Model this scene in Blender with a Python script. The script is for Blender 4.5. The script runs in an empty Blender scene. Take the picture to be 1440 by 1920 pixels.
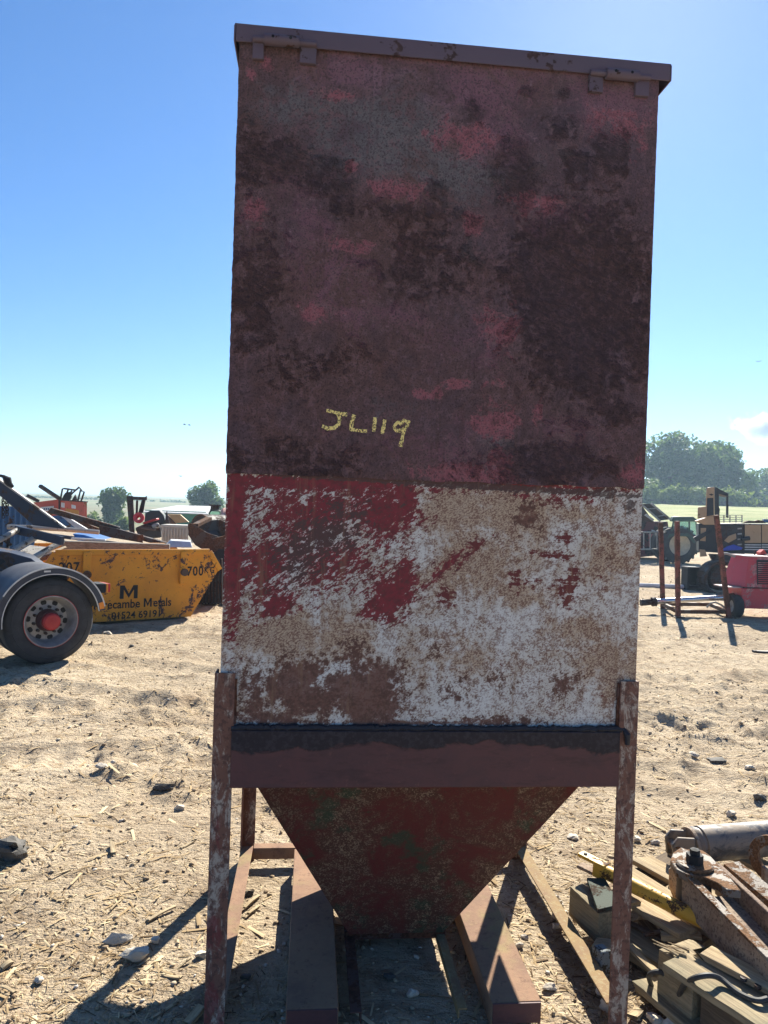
import bpy, bmesh, math, random
import numpy as np
from mathutils import Vector, Matrix

R = math.radians
random.seed(7)
rng = np.random.default_rng(11)
scene = bpy.context.scene
COL = scene.collection

# ------------------------------------------------------------------ camera
CAM = Vector((0.0, 0.0, 1.6))
ROLL, PITCH, FPX = R(1.9), R(0.41), 1387.0
fwd = Vector((0, math.cos(PITCH), -math.sin(PITCH)))
up0 = Vector((0, math.sin(PITCH), math.cos(PITCH)))
rgt0 = Vector((1, 0, 0))
rgt = rgt0 * math.cos(ROLL) + up0 * math.sin(ROLL)
upv = up0 * math.cos(ROLL) - rgt0 * math.sin(ROLL)
cd = bpy.data.cameras.new('camera')
cd.sensor_fit = 'VERTICAL'; cd.sensor_height = 36.0; cd.lens = 36.0 * FPX / 1920.0
cd.clip_start = 0.05; cd.clip_end = 4000
cam = bpy.data.objects.new('camera', cd); COL.objects.link(cam)
cam.matrix_world = Matrix((( rgt.x, upv.x, -fwd.x, CAM.x), (rgt.y, upv.y, -fwd.y, CAM.y),
                           (rgt.z, upv.z, -fwd.z, CAM.z), (0, 0, 0, 1)))
scene.camera = cam

# ------------------------------------------------------------------ sky, sun, exposure
SUN_AZ, SUN_EL = R(17.5), R(36.5)          # azimuth clockwise from +Y
world = bpy.data.worlds.new('World'); scene.world = world; world.use_nodes = True
wn, wl = world.node_tree.nodes, world.node_tree.links
wn.clear()
sky = wn.new('ShaderNodeTexSky'); sky.sky_type = 'NISHITA'; sky.sun_disc = False
sky.sun_elevation = SUN_EL; sky.sun_rotation = SUN_AZ
sky.altitude = 0; sky.air_density = 0.9; sky.dust_density = 0.15; sky.ozone_density = 4.0
bg = wn.new('ShaderNodeBackground'); bg.inputs['Strength'].default_value = 0.054
whs = wn.new('ShaderNodeHueSaturation'); whs.inputs['Saturation'].default_value = 1.24; wl.new(sky.outputs[0], whs.inputs['Color'])
wtint = wn.new('ShaderNodeMixRGB'); wtint.blend_type = 'MULTIPLY'; wtint.inputs[0].default_value = 1.0; wtint.inputs[2].default_value = (0.88, 0.92, 1.03, 1); wl.new(whs.outputs[0], wtint.inputs[1])
wo = wn.new('ShaderNodeOutputWorld')
wl.new(wtint.outputs[0], bg.inputs['Color']); wl.new(bg.outputs[0], wo.inputs['Surface'])

sd = bpy.data.lights.new('sun', 'SUN'); sd.energy = 5.0; sd.angle = R(0.53); sd.color = (1.0, 0.94, 0.82)
sun = bpy.data.objects.new('sun', sd); COL.objects.link(sun)
SDIR = Vector((math.sin(SUN_AZ) * math.cos(SUN_EL), math.cos(SUN_AZ) * math.cos(SUN_EL), math.sin(SUN_EL)))
sun.rotation_euler = SDIR.to_track_quat('Z', 'Y').to_euler(); sun.location = (8, 20, 25)

vs = scene.view_settings
vs.view_transform = 'Standard'; vs.look = 'None'; vs.gamma = 1.0; vs.use_curve_mapping = False
vs.exposure = 1.45
scene.cycles.max_bounces = 6; scene.cycles.diffuse_bounces = 4
scene.cycles.use_denoising = True

# ------------------------------------------------------------------ measuring helpers: where a line of sight meets a real surface
def ray(px, py):
    u, v = (px - 720.0) / FPX, (960.0 - py) / FPX
    return (fwd + rgt * u + upv * v).normalized()
def pz(px, py, z=0.0):
    d = ray(px, py); return CAM + d * ((z - CAM.z) / d.z)
def pY(px, py, Y):
    d = ray(px, py); return CAM + d * ((Y - CAM.y) / d.y)

# ------------------------------------------------------------------ mesh building
class MB:
    def __init__(self): self.v = []; self.f = []
    def add(self, vs, fs):
        o = len(self.v); self.v += [Vector(p) for p in vs]; self.f += [tuple(i + o for i in f) for f in fs]; return self
    def box(self, c, s, rot=None):
        c = Vector(c); h = [k / 2 for k in s]
        P = [Vector((x * h[0], y * h[1], z * h[2])) for x in (-1, 1) for y in (-1, 1) for z in (-1, 1)]
        if rot is not None: P = [rot @ p for p in P]
        return self.add([c + p for p in P], [(0, 1, 3, 2), (4, 6, 7, 5), (0, 4, 5, 1), (2, 3, 7, 6), (0, 2, 6, 4), (1, 5, 7, 3)])
    def bar(self, p, q, w, h, up=(0, 0, 1)):
        p, q = Vector(p), Vector(q); d = (q - p); L = d.length; d.normalize()
        s = d.cross(Vector(up))
        if s.length < 1e-4: s = d.cross(Vector((1, 0, 0)))
        s.normalize(); u = s.cross(d)
        return self.box((p + q) / 2, (L, w, h), Matrix((d, s, u)).transposed())
    def tube(self, p, q, r, r2=None, n=14, caps=True):
        return self.pipe([p, q], [r, r if r2 is None else r2], n, caps)
    def pipe(self, pts, r, n=10, caps=True):
        pts = [Vector(p) for p in pts]
        rs = r if isinstance(r, (list, tuple)) else [r] * len(pts)
        V = []; a = None
        for i, p in enumerate(pts):
            t = (pts[min(i + 1, len(pts) - 1)] - pts[max(i - 1, 0)]).normalized()
            if a is None:
                a = t.cross(Vector((0, 0, 1)))
                if a.length < 1e-3: a = t.cross(Vector((1, 0, 0)))
            a = (a - t * a.dot(t)).normalized(); b = t.cross(a)
            V += [p + (a * math.cos(2 * math.pi * k / n) + b * math.sin(2 * math.pi * k / n)) * rs[i] for k in range(n)]
        F = []
        for i in range(len(pts) - 1):
            for k in range(n):
                F.append((i * n + k, i * n + (k + 1) % n, (i + 1) * n + (k + 1) % n, (i + 1) * n + k))
        if caps:
            F.append(tuple(range(n - 1, -1, -1))); m = (len(pts) - 1) * n; F.append(tuple(m + k for k in range(n)))
        return self.add(V, F)
    def prism(self, poly, vec):
        vec = Vector(vec); n = len(poly); P = [Vector(p) for p in poly]
        return self.add(P + [p + vec for p in P],
                        [tuple(range(n)), tuple(range(2 * n - 1, n - 1, -1))] +
                        [(i, i + n, (i + 1) % n + n, (i + 1) % n) for i in range(n)])
    def lathe(self, prof, c, axis, n=32, closed=True):
        """prof: list of (along axis, radius)"""
        c, d = Vector(c), Vector(axis).normalized()
        a = d.cross(Vector((0, 0, 1)))
        if a.length < 1e-3: a = d.cross(Vector((1, 0, 0)))
        a.normalize(); b = d.cross(a); V = []; F = []
        for (t, r) in prof:
            V += [c + d * t + (a * math.cos(2 * math.pi * k / n) + b * math.sin(2 * math.pi * k / n)) * r for k in range(n)]
        m = len(prof)
        for i in range(m if closed else m - 1):
            j = (i + 1) % m
            for k in range(n):
                F.append((i * n + k, i * n + (k + 1) % n, j * n + (k + 1) % n, j * n + k))
        return self.add(V, F)
    def angle(self, p, q, w, t, a, b):
        """L section from p to q, legs of width w along directions a and b"""
        p, q, a, b = Vector(p), Vector(q), Vector(a).normalized(), Vector(b).normalized()
        poly = [p, p + a * w, p + a * w + b * t, p + a * t + b * t, p + a * t + b * w, p + b * w]
        return self.prism(poly, q - p)
    def channel(self, p, q, w, h, t, side, up):
        """U section open downwards"""
        p, s, u = Vector(p), Vector(side).normalized(), Vector(up).normalized()
        o = [(-w / 2, 0), (-w / 2, h), (w / 2, h), (w / 2, 0), (w / 2 - t, 0), (w / 2 - t, h - t), (-w / 2 + t, h - t), (-w / 2 + t, 0)]
        return self.prism([p + s * x + u * y for x, y in o], Vector(q) - p)
    def build(self, name, mat, parent=None, world=False, bevel=0, angle=35):
        me = bpy.data.meshes.new(name)
        V = self.v
        if world and parent is not None:
            inv = chain_matrix(parent).inverted(); V = [inv @ p for p in V]
        me.from_pydata([tuple(p) for p in V], [], self.f)
        bm = bmesh.new(); bm.from_mesh(me)
        bmesh.ops.recalc_face_normals(bm, faces=bm.faces); bm.to_mesh(me); bm.free()
        return link(name, me, mat, parent, bevel, angle)

def chain_matrix(o):
    m = Matrix.LocRotScale(o.location, o.rotation_euler, o.scale)
    return m if o.parent is None else chain_matrix(o.parent) @ m
def link(name, me, mat, parent=None, bevel=0, angle=35):
    me.shade_smooth(); me.set_sharp_from_angle(angle=R(angle))
    o = bpy.data.objects.new(name, me); COL.objects.link(o)
    if mat is not None: me.materials.append(mat)
    if parent is not None: o.parent = parent
    if bevel:
        b = o.modifiers.new('bevel', 'BEVEL'); b.width = bevel; b.segments = 2; b.limit_method = 'ANGLE'; b.angle_limit = R(40)
    return o
def thing(name, label, cat, loc=(0, 0, 0), rz=0, group=None):
    o = bpy.data.objects.new(name, None); COL.objects.link(o); o.empty_display_size = 0.1
    o.location = loc; o.rotation_euler = (0, 0, rz)
    return tag(o, label, cat, group)
def tag(o, label, cat=None, group=None, kind=None):
    o['label'] = label
    if cat: o['category'] = cat
    if group: o['group'] = group
    if kind: o['kind'] = kind
    return o
def oriented(name, me, mat, p, q, parent, up=(0, 0, 1), bevel=0):
    """mesh whose local X runs p->q (world), local Z towards up, placed at p"""
    p, q = Vector(p), Vector(q); d = (q - p).normalized()
    s = Vector(up).cross(d).normalized(); u = d.cross(s)
    m = Matrix((d, s, u)).transposed().to_4x4(); m.translation = p
    o = link(name, me, mat, None, bevel)
    if parent is not None:
        o.parent = parent; m = chain_matrix(parent).inverted() @ m
    o.location, o.rotation_euler = m.to_translation(), m.to_euler()
    return o

# ------------------------------------------------------------------ numpy value noise
_H = rng.random((256, 256))
def vnoise(x, y):
    x = np.asarray(x, float); y = np.asarray(y, float)
    xi = np.floor(x).astype(int); yi = np.floor(y).astype(int); fx = x - xi; fy = y - yi
    fx = fx * fx * (3 - 2 * fx); fy = fy * fy * (3 - 2 * fy)
    g = lambda a, b: _H[a & 255, b & 255]
    return (g(xi, yi) * (1 - fx) + g(xi + 1, yi) * fx) * (1 - fy) + (g(xi, yi + 1) * (1 - fx) + g(xi + 1, yi + 1) * fx) * fy
def fbm(x, y, o=4, lac=2.03, g=0.5):
    s = 0; a = 1; t = 0
    for i in range(o):
        s = s + a * vnoise(x + 17.3 * i, y + 31.7 * i); t += a; a *= g; x = x * lac; y = y * lac
    return s / t
def sstep(a, b, x):
    t = np.clip((x - a) / (b - a), 0, 1); return t * t * (3 - 2 * t)

# ------------------------------------------------------------------ materials
class NT:
    def __init__(self, name):
        self.m = bpy.data.materials.new(name); self.m.use_nodes = True
        self.n, self.l = self.m.node_tree.nodes, self.m.node_tree.links
        self.b = self.n['Principled BSDF']; self.tc = None
    def put(self, v, s):
        if hasattr(v, 'is_linked'): self.l.new(v, s)
        elif isinstance(v, (tuple, list)) and len(v) == 3 and s.type == 'RGBA': s.default_value = (*v, 1)
        else: s.default_value = v
    def co(self, scale=(1, 1, 1), rot=(0, 0, 0), kind='Object'):
        if self.tc is None: self.tc = self.n.new('ShaderNodeTexCoord')
        mp = self.n.new('ShaderNodeMapping'); mp.inputs['Scale'].default_value = scale; mp.inputs['Rotation'].default_value = rot
        self.l.new(self.tc.outputs[kind], mp.inputs[0]); return mp.outputs[0]
    def co2(self, rot, scale):
        a = self.n.new('ShaderNodeMapping'); a.inputs['Scale'].default_value = scale
        self.l.new(self.co((1, 1, 1), rot), a.inputs[0]); return a.outputs[0]
    def noise(self, scale, detail=4, rough=0.55, co=None, dist=0.0, out='Fac'):
        t = self.n.new('ShaderNodeTexNoise'); t.inputs['Scale'].default_value = scale; t.inputs['Detail'].default_value = detail
        t.inputs['Roughness'].default_value = rough; t.inputs['Distortion'].default_value = dist
        self.l.new(co if co is not None else self.co(), t.inputs['Vector']); return t.outputs[out]
    def voro(self, scale, co=None, out='Distance', feature='F1'):
        t = self.n.new('ShaderNodeTexVoronoi'); t.feature = feature; t.inputs['Scale'].default_value = scale
        self.l.new(co if co is not None else self.co(), t.inputs['Vector']); return t.outputs[out]
    def ramp(self, v, a, b, lo=0.0, hi=1.0):
        r = self.n.new('ShaderNodeMapRange'); r.interpolation_type = 'SMOOTHSTEP'
        for k, x in (('Value', v), ('From Min', a), ('From Max', b), ('To Min', lo), ('To Max', hi)): self.put(x, r.inputs[k])
        return r.outputs[0]
    def math(self, op, a, b=0.0):
        r = self.n.new('ShaderNodeMath'); r.operation = op; self.put(a, r.inputs[0]); self.put(b, r.inputs[1]); return r.outputs[0]
    def mix(self, f, a, b, mode='MIX'):
        r = self.n.new('ShaderNodeMixRGB'); r.blend_type = mode
        self.put(f, r.inputs[0]); self.put(a, r.inputs[1]); self.put(b, r.inputs[2]); return r.outputs[0]
    def attr(self, name, out='Fac'):
        a = self.n.new('ShaderNodeAttribute'); a.attribute_name = name; return a.outputs[out]
    def bump(self, h, strength=0.4, dist=0.01):
        r = self.n.new('ShaderNodeBump'); r.inputs['Strength'].default_value = strength; r.inputs['Distance'].default_value = dist
        self.l.new(h, r.inputs['Height']); self.l.new(r.outputs[0], self.b.inputs['Normal']); return r
    def out(self, col, rough=0.8, metal=0.0, spec=0.3, gain=None):
        if gain: col = self.mix(1.0, col, gain, 'MULTIPLY')
        self.put(col, self.b.inputs['Base Color']); self.put(rough, self.b.inputs['Roughness'])
        self.put(metal, self.b.inputs['Metallic']); self.b.inputs['Specular IOR Level'].default_value = spec
        return self.m

def M_worn(name, paint, rust=(0.11, 0.05, 0.03), amount=0.45, scale=5.0, rough=0.7, dark=0.5, bump=0.3, spec=0.25, dirt=None, gain=None):
    """painted steel worn to rust in patches"""
    t = NT(name)
    a = t.noise(scale, 7, 0.62, dist=0.4); s = t.noise(scale * 9, 3, 0.6); g = t.noise(scale * 0.5, 4, 0.6)
    v = t.math('ADD', a, t.math('MULTIPLY', t.math('SUBTRACT', s, 0.5), 0.35))
    k = t.ramp(v, 0.62 - amount * 0.35, 0.66 - amount * 0.35)
    k = t.math('SUBTRACT', 1.0, k) if False else k
    rc = t.mix(t.ramp(s, 0.35, 0.65), rust, tuple(c * dark for c in rust))
    pc = t.mix(t.ramp(g, 0.3, 0.75, 0.0, 0.55), paint, dirt if dirt else tuple(c * 0.6 + 0.02 for c in paint))
    col = t.mix(k, pc, rc)
    t.bump(t.math('ADD', t.math('MULTIPLY', k, 0.35), s), bump, 0.004)
    return t.out(col, t.ramp(k, 0, 1, rough - 0.15, rough + 0.2), 0, spec, gain)
def M_plain(name, col, rough=0.6, metal=0.0, spec=0.4, var=0.25, scale=8, bump=0.12):
    t = NT(name); n = t.noise(scale, 5, 0.6); f = t.noise(scale * 11, 2, 0.5)
    c = t.mix(t.ramp(n, 0.3, 0.7), col, tuple(max(0, k * (1 - var)) for k in col))
    c = t.mix(t.ramp(f, 0.55, 0.75, 0, 0.5), c, tuple(k * (1 - var) + 0.03 for k in col))
    t.bump(f, bump, 0.003)
    return t.out(c, rough, metal, spec)
def M_wood(name, light=(0.42, 0.33, 0.2), dark=(0.2, 0.15, 0.09), stain=(0.2, 0.2, 0.17), sa=0.5):
    t = NT(name)
    g = t.noise(9, 6, 0.6, t.co((0.5, 9, 9)), 0.6); f = t.noise(40, 3, 0.6, t.co((0.35, 6, 6))); p = t.noise(3.5, 4, 0.6)
    c = t.mix(t.ramp(g, 0.35, 0.65), light, dark)
    c = t.mix(t.ramp(p, 0.42, 0.66, 0, sa), c, stain)
    c = t.mix(t.ramp(f, 0.58, 0.72, 0, 0.6), c, tuple(k * 0.45 for k in dark))
    t.bump(t.math('ADD', g, f), 0.5, 0.004)
    return t.out(c, 0.85, 0, 0.15)

# ================================================================== GROUND
def terrain(x, y):
    """large shape of the land: level yard, hay field rising on the right, low moor on the left"""
    x = np.asarray(x, float); y = np.asarray(y, float)
    side = sstep(-0.15, 0.28, x / np.maximum(np.abs(y), 1.0))
    zr = 3.1 * sstep(36, 92, y) + 1.4 * sstep(90, 260, y) + 4 * sstep(260, 900, y)
    zl = -2.6 * sstep(34, 75, y) + 4.7 * sstep(110, 420, y) + 3.0 * sstep(420, 1100, y)
    return zl * (1 - side) + zr * side
def relief(x, y):
    near = 1 - sstep(14, 40, np.hypot(x, y))
    z = (fbm(x * 0.55, y * 0.55, 4) - 0.5) * 0.085
    z = z + (fbm(x * 3.1 + 9, y * 3.1, 4) - 0.5) * 0.045
    lump = fbm(x * 11 + 5, y * 11, 3); patch = sstep(0.42, 0.62, fbm(x * 0.9 + 31, y * 0.9, 3))
    z = z + (lump - 0.5) * (0.018 + 0.024 * patch) + np.clip(lump - 0.62, 0, 1) * 0.10 * patch
    z = z + (fbm(x * 34 + 2, y * 34, 2) - 0.5) * 0.011
    # wheel ruts crossing the yard
    for (a, b, c, w) in ((0.30, 5.05, 1.0, 0.16), (0.30, 6.35, 1.0, 0.16), (-0.33, 5.3, 1.0, 0.14), (-0.33, 6.5, 1.0, 0.14), (0.12, 9.4, 1.0, 0.2), (0.1, 10.9, 1, 0.2)):
        d = (y - b - a * x) / math.hypot(1, a) + (fbm(x * 0.8, y * 0.8 + b, 2) - 0.5) * 0.25
        cleat = 0.6 + 0.4 * np.sin((x + a * y) * 30)
        z = z - 0.036 * np.exp(-(d / w) ** 2) * cleat + 0.022 * np.exp(-((np.abs(d) - 1.7 * w) / (0.6 * w)) ** 2)
    # settle under the hopper and the scrap heap so that feet stand on the ground
    flat = np.clip(1 - np.hypot((x - 0.15) / 1.25, (y - 2.75) / 1.0), 0, 1) + np.clip(1 - np.hypot((x - 1.5) / 1.0, (y - 2.9) / 1.1), 0, 1)
    z = z * near * (1 - 0.75 * np.clip(flat * 3, 0, 1)) - 0.022 * near
    return z
def ground_z(x, y): return float(terrain(x, y) + relief(np.array(x, float), np.array(y, float)))

def graded(core0, core1, step, lo, hi, grow):
    a = list(np.arange(core0, core1 + 1e-6, step)); s = step
    while a[-1] < hi: s *= grow; a.append(a[-1] + s)
    b = []; s = step; v = core0
    while v > lo: s *= grow; v -= s; b.append(v)
    return np.array(b[::-1] + a)
gx = graded(-3.2, 3.6, 0.026, -1500, 1500, 1.035)
gy = graded(1.7, 6.5, 0.026, -80, 2400, 1.03)
X, Y = np.meshgrid(gx, gy)
Z = terrain(X, Y) + relief(X, Y)
nx, ny = len(gx), len(gy)
idx = np.arange(nx * ny).reshape(ny, nx)
quads = np.stack([idx[:-1, :-1], idx[:-1, 1:], idx[1:, 1:], idx[1:, :-1]], -1).reshape(-1, 4)
gm = bpy.data.meshes.new('ground')
gm.vertices.add(nx * ny); gm.vertices.foreach_set('co', np.stack([X, Y, Z], -1).astype(np.float32).ravel())
gm.loops.add(quads.size); gm.loops.foreach_set('vertex_index', quads.ravel().astype(np.int32))
gm.polygons.add(len(quads)); gm.polygons.foreach_set('loop_start', np.arange(0, quads.size, 4, dtype=np.int32))
gm.update(); gm.validate()
side = X / np.maximum(np.abs(Y), 1)
edge = (fbm(X * 0.12, Y * 0.12, 3) - 0.5) * 8
fieldm = sstep(38, 41, Y + edge * 0.6) * (side > -0.05) + sstep(48, 56, Y + edge) * (side <= -0.05)
haym = sstep(0.02, 0.1, side) * (1 - sstep(95, 99, Y)) + 0.25 * sstep(200, 260, Y)
def fattr(me, name, arr):
    a = me.attributes.new(name, 'FLOAT', 'POINT'); a.data.foreach_set('value', np.asarray(arr, np.float32).ravel())
fattr(gm, 'field', fieldm); fattr(gm, 'hay', haym)
fattr(gm, 'rut', np.clip(-relief(X, Y) * 14, 0, 1))

t = NT('dry_trampled_dirt')
big = t.noise(0.55, 5, 0.6); mid = t.noise(3.2, 6, 0.65); fine = t.noise(26, 5, 0.65); grit = t.noise(120, 3, 0.6)
stre = t.noise(30, 4, 0.6, t.co((0.35, 1.6, 1), (0, 0, 0.3)), 1.2)
c = t.mix(t.ramp(mid, 0.32, 0.68), (0.49, 0.39, 0.265), (0.35, 0.275, 0.19))
c = t.mix(t.ramp(big, 0.42, 0.66, 0, 0.85), c, (0.55, 0.45, 0.32))
c = t.mix(t.ramp(fine, 0.52, 0.74, 0, 0.7), c, (0.17, 0.115, 0.07))
c = t.mix(t.ramp(stre, 0.56, 0.70, 0, 0.7), c, (0.58, 0.47, 0.30))
c = t.mix(t.ramp(grit, 0.60, 0.74, 0, 0.6), c, (0.52, 0.47, 0.40))
damp = t.ramp(t.noise(1.3, 7, 0.70, dist=0.8), 0.52, 0.70, 0, 0.70)
c = t.mix(damp, c, (0.13, 0.088, 0.058))
mids = t.ramp(t.noise(6.5, 9, 0.76, t.co((0.55, 1.5, 1), (0, 0, 0.2)), 0.5), 0.50, 0.62, 0, 0.55)
c = t.mix(mids, c, (0.215, 0.150, 0.095))
orange = t.ramp(t.noise(0.9, 3, 0.5, t.co((1, 1.0, 1), (0, 0, 1.0))), 0.58, 0.74, 0, 0.4)
c = t.mix(orange, c, (0.42, 0.27, 0.15))
hayn = t.noise(0.35, 6, 0.7, t.co((0.35, 1.0, 1)), 0.5)
hay = t.mix(t.ramp(hayn, 0.38, 0.62), (0.38, 0.37, 0.185), (0.22, 0.26, 0.10))
moor = t.mix(t.ramp(t.noise(0.05, 6, 0.7, t.co((0.4, 1.2, 1))), 0.38, 0.62), (0.12, 0.14, 0.05), (0.22, 0.18, 0.09))
fld = t.mix(t.attr('hay'), moor, hay)
c = t.mix(t.attr('field'), c, fld)
h = t.math('ADD', t.math('MULTIPLY', fine, 1.0), t.math('ADD', t.math('MULTIPLY', grit, 0.35), t.math('MULTIPLY', stre, 0.5)))
t.bump(h, 1.0, 0.030)
M_ground = t.out(c, 0.95, 0, 0.1)
ground = link('ground', gm, M_ground, None, 0, 180)
tag(ground, 'dry trampled dirt yard strewn with straw and wood chips', kind='structure')

# ---- loose litter on the dirt: nobody could count it
def litter(name, label, n, dmin, dmax, maker, seed, mat, keep=None):
    r = np.random.default_rng(seed)
    d = dmin * (dmax / dmin) ** (r.random(n) ** 0.85); a = R(-31) + R(63) * r.random(n)
    x, y = d * np.sin(a), d * np.cos(a)
    k = np.ones(n, bool) if keep is None else keep(x, y, r)
    x, y, d = x[k], y[k], d[k]; n = len(x)
    z = terrain(x, y) + relief(x, y)
    V, F, C = maker(x, y, z, d, n, r)
    me = bpy.data.meshes.new(name); nv = len(V)
    me.vertices.add(nv); me.vertices.foreach_set('co', V.astype(np.float32).ravel())
    me.loops.add(F.size); me.loops.foreach_set('vertex_index', F.ravel().astype(np.int32))
    me.polygons.add(len(F)); me.polygons.foreach_set('loop_start', np.arange(0, F.size, 3, dtype=np.int32))
    me.update(); me.validate()
    fattr(me, 'tone', C)
    o = bpy.data.objects.new(name, me); COL.objects.link(o); me.materials.append(mat)
    tag(o, label, kind='stuff'); return o
def mk_chip(x, y, z, d, n, r):
    L = (0.008 + 0.050 * r.random(n) ** 3.6) * (0.75 + 0.05 * d); W = L * (0.04 + 0.11 * r.random(n)) + 0.0012; T = W * 0.4
    th = r.random(n) * math.pi; pit = (r.random(n) - 0.45) * 0.5; g = 0.6 + 0.4 * r.random(n)
    ax = np.stack([np.cos(th) * np.cos(pit), np.sin(th) * np.cos(pit), np.sin(pit)], -1)
    sx = np.stack([-np.sin(th), np.cos(th), (r.random(n) - .5) * .6], -1)
    c = np.stack([x, y, z + T * 0.7 + np.abs(np.sin(pit)) * L * 0.35], -1); up = np.array([0, 0, 1.0])
    e = ax * L[:, None] / 2; s = sx * W[:, None] / 2; tt = up * T[:, None]
    V = np.stack([c - e - s, c - e + s * g[:, None], c + e + s, c + e - s * g[:, None], c - e * .8 + tt, c + e * .85 + tt], 1).reshape(-1, 3)
    f = np.array([[0, 3, 5], [0, 5, 4], [1, 4, 5], [1, 5, 2], [0, 4, 1], [3, 2, 5]])
    F = (np.arange(n)[:, None, None] * 6 + f).reshape(-1, 3)
    return V, F, np.repeat(r.random(n), 6)
def mk_splinter(x, y, z, d, n, r):
    V, F, C = mk_chip(x, y, z, d, n, r)
    c = np.stack([x, y, z], -1)[:, None]; s = (1.5 + 1.8 * r.random(n) ** 2)[:, None, None]
    V = ((V.reshape(n, 6, 3) - c) * s * np.array([1, 1, 0.4]) + c).reshape(-1, 3)
    return V, F, np.clip(C * 0.7 + 0.3, 0, 1)
_ico = bmesh.new(); bmesh.ops.create_icosphere(_ico, subdivisions=1, radius=1)
_iv = np.array([v.co[:] for v in _ico.verts]); _if = np.array([[v.index for v in f.verts] for f in _ico.faces]); _ico.free()
def mk_pebble(x, y, z, d, n, r):
    s = (0.0025 + 0.012 * r.random(n) ** 5) * (0.75 + 0.05 * d)
    sc = s[:, None] * (0.6 + 0.7 * r.random((n, 3))); sc[:, 2] *= 0.5
    j = 1 + 0.75 * (r.random((n, len(_iv))) - 0.5)
    P = _iv[None] * j[..., None] * sc[:, None, :]
    th = r.random(n) * 6.28; cs, sn = np.cos(th)[:, None], np.sin(th)[:, None]
    P = np.stack([P[..., 0] * cs - P[..., 1] * sn, P[..., 0] * sn + P[..., 1] * cs, P[..., 2]], -1)
    V = P + np.stack([x, y, z + s * 0.25], -1)[:, None]
    F = (np.arange(n)[:, None, None] * len(_iv) + _if).reshape(-1, 3)
    return V.reshape(-1, 3), F, np.repeat(r.random(n), len(_iv))
t = NT('dry_chips'); a = t.attr('tone')
c = t.mix(t.ramp(a, 0.0, 0.55), (0.12, 0.078, 0.045), (0.36, 0.26, 0.145)); c = t.mix(t.ramp(a, 0.6, 1.0), c, (0.60, 0.49, 0.31))
M_chip = t.out(c, 0.9, 0, 0.1)
t = NT('pebble_stone'); a = t.attr('tone')
c = t.mix(t.ramp(a, 0.0, 0.6), (0.22, 0.155, 0.10), (0.38, 0.30, 0.20)); c = t.mix(t.ramp(a, 0.82, 1.0), c, (0.52, 0.48, 0.42))
M_pebble = t.out(c, 0.92, 0, 0.1)
litter('wood_chips', 'pale straw and splintered wood chips scattered over the dirt yard', 120000, 2.0, 30, mk_chip, 3, M_chip,
       lambda x, y, r: fbm(x * 1.1, y * 1.1, 3) + 0.35 * (r.random(len(x)) - 0.5) > 0.42)
litter('wood_splinters', 'larger pale wood splinters and bark strips lying on the near dirt', 1900, 2.0, 6, mk_splinter, 9, M_chip)
litter('pebbles', 'small grey and brown pebbles lying loose over the dirt yard', 34000, 2.0, 26, mk_pebble, 5, M_pebble,
       lambda x, y, r: fbm(x * 0.9 + 40, y * 0.9, 3) + 0.5 * (r.random(len(x)) - 0.5) > 0.45)

# ================================================================== FEED HOPPER
YAW = R(5.5); EX = Vector((math.cos(YAW), math.sin(YAW), 0)); EY = Vector((-math.sin(YAW), math.cos(YAW), 0))
FL = Vector((-0.466, 2.2, 0)); W, D = 1.29, 1.13; CX = 0.638
hop = thing('feed_hopper', 'tall rusty red and white steel feed hopper on angle iron legs, chalk marked', 'hopper',
            FL + EX * CX + EY * (D / 2), YAW)
def PH(px, py):
    """photo point on the hopper's front face -> (x, z) in the hopper's own frame"""
    d = ray(px, py); k = (FL - CAM).dot(EY) / d.dot(EY); p = CAM + d * k
    return (p - FL).dot(EX) - CX, p.z
YF = -D / 2
X0, X1 = -W / 2, W / 2
ZS, ZT = 1.683, 2.965

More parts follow.
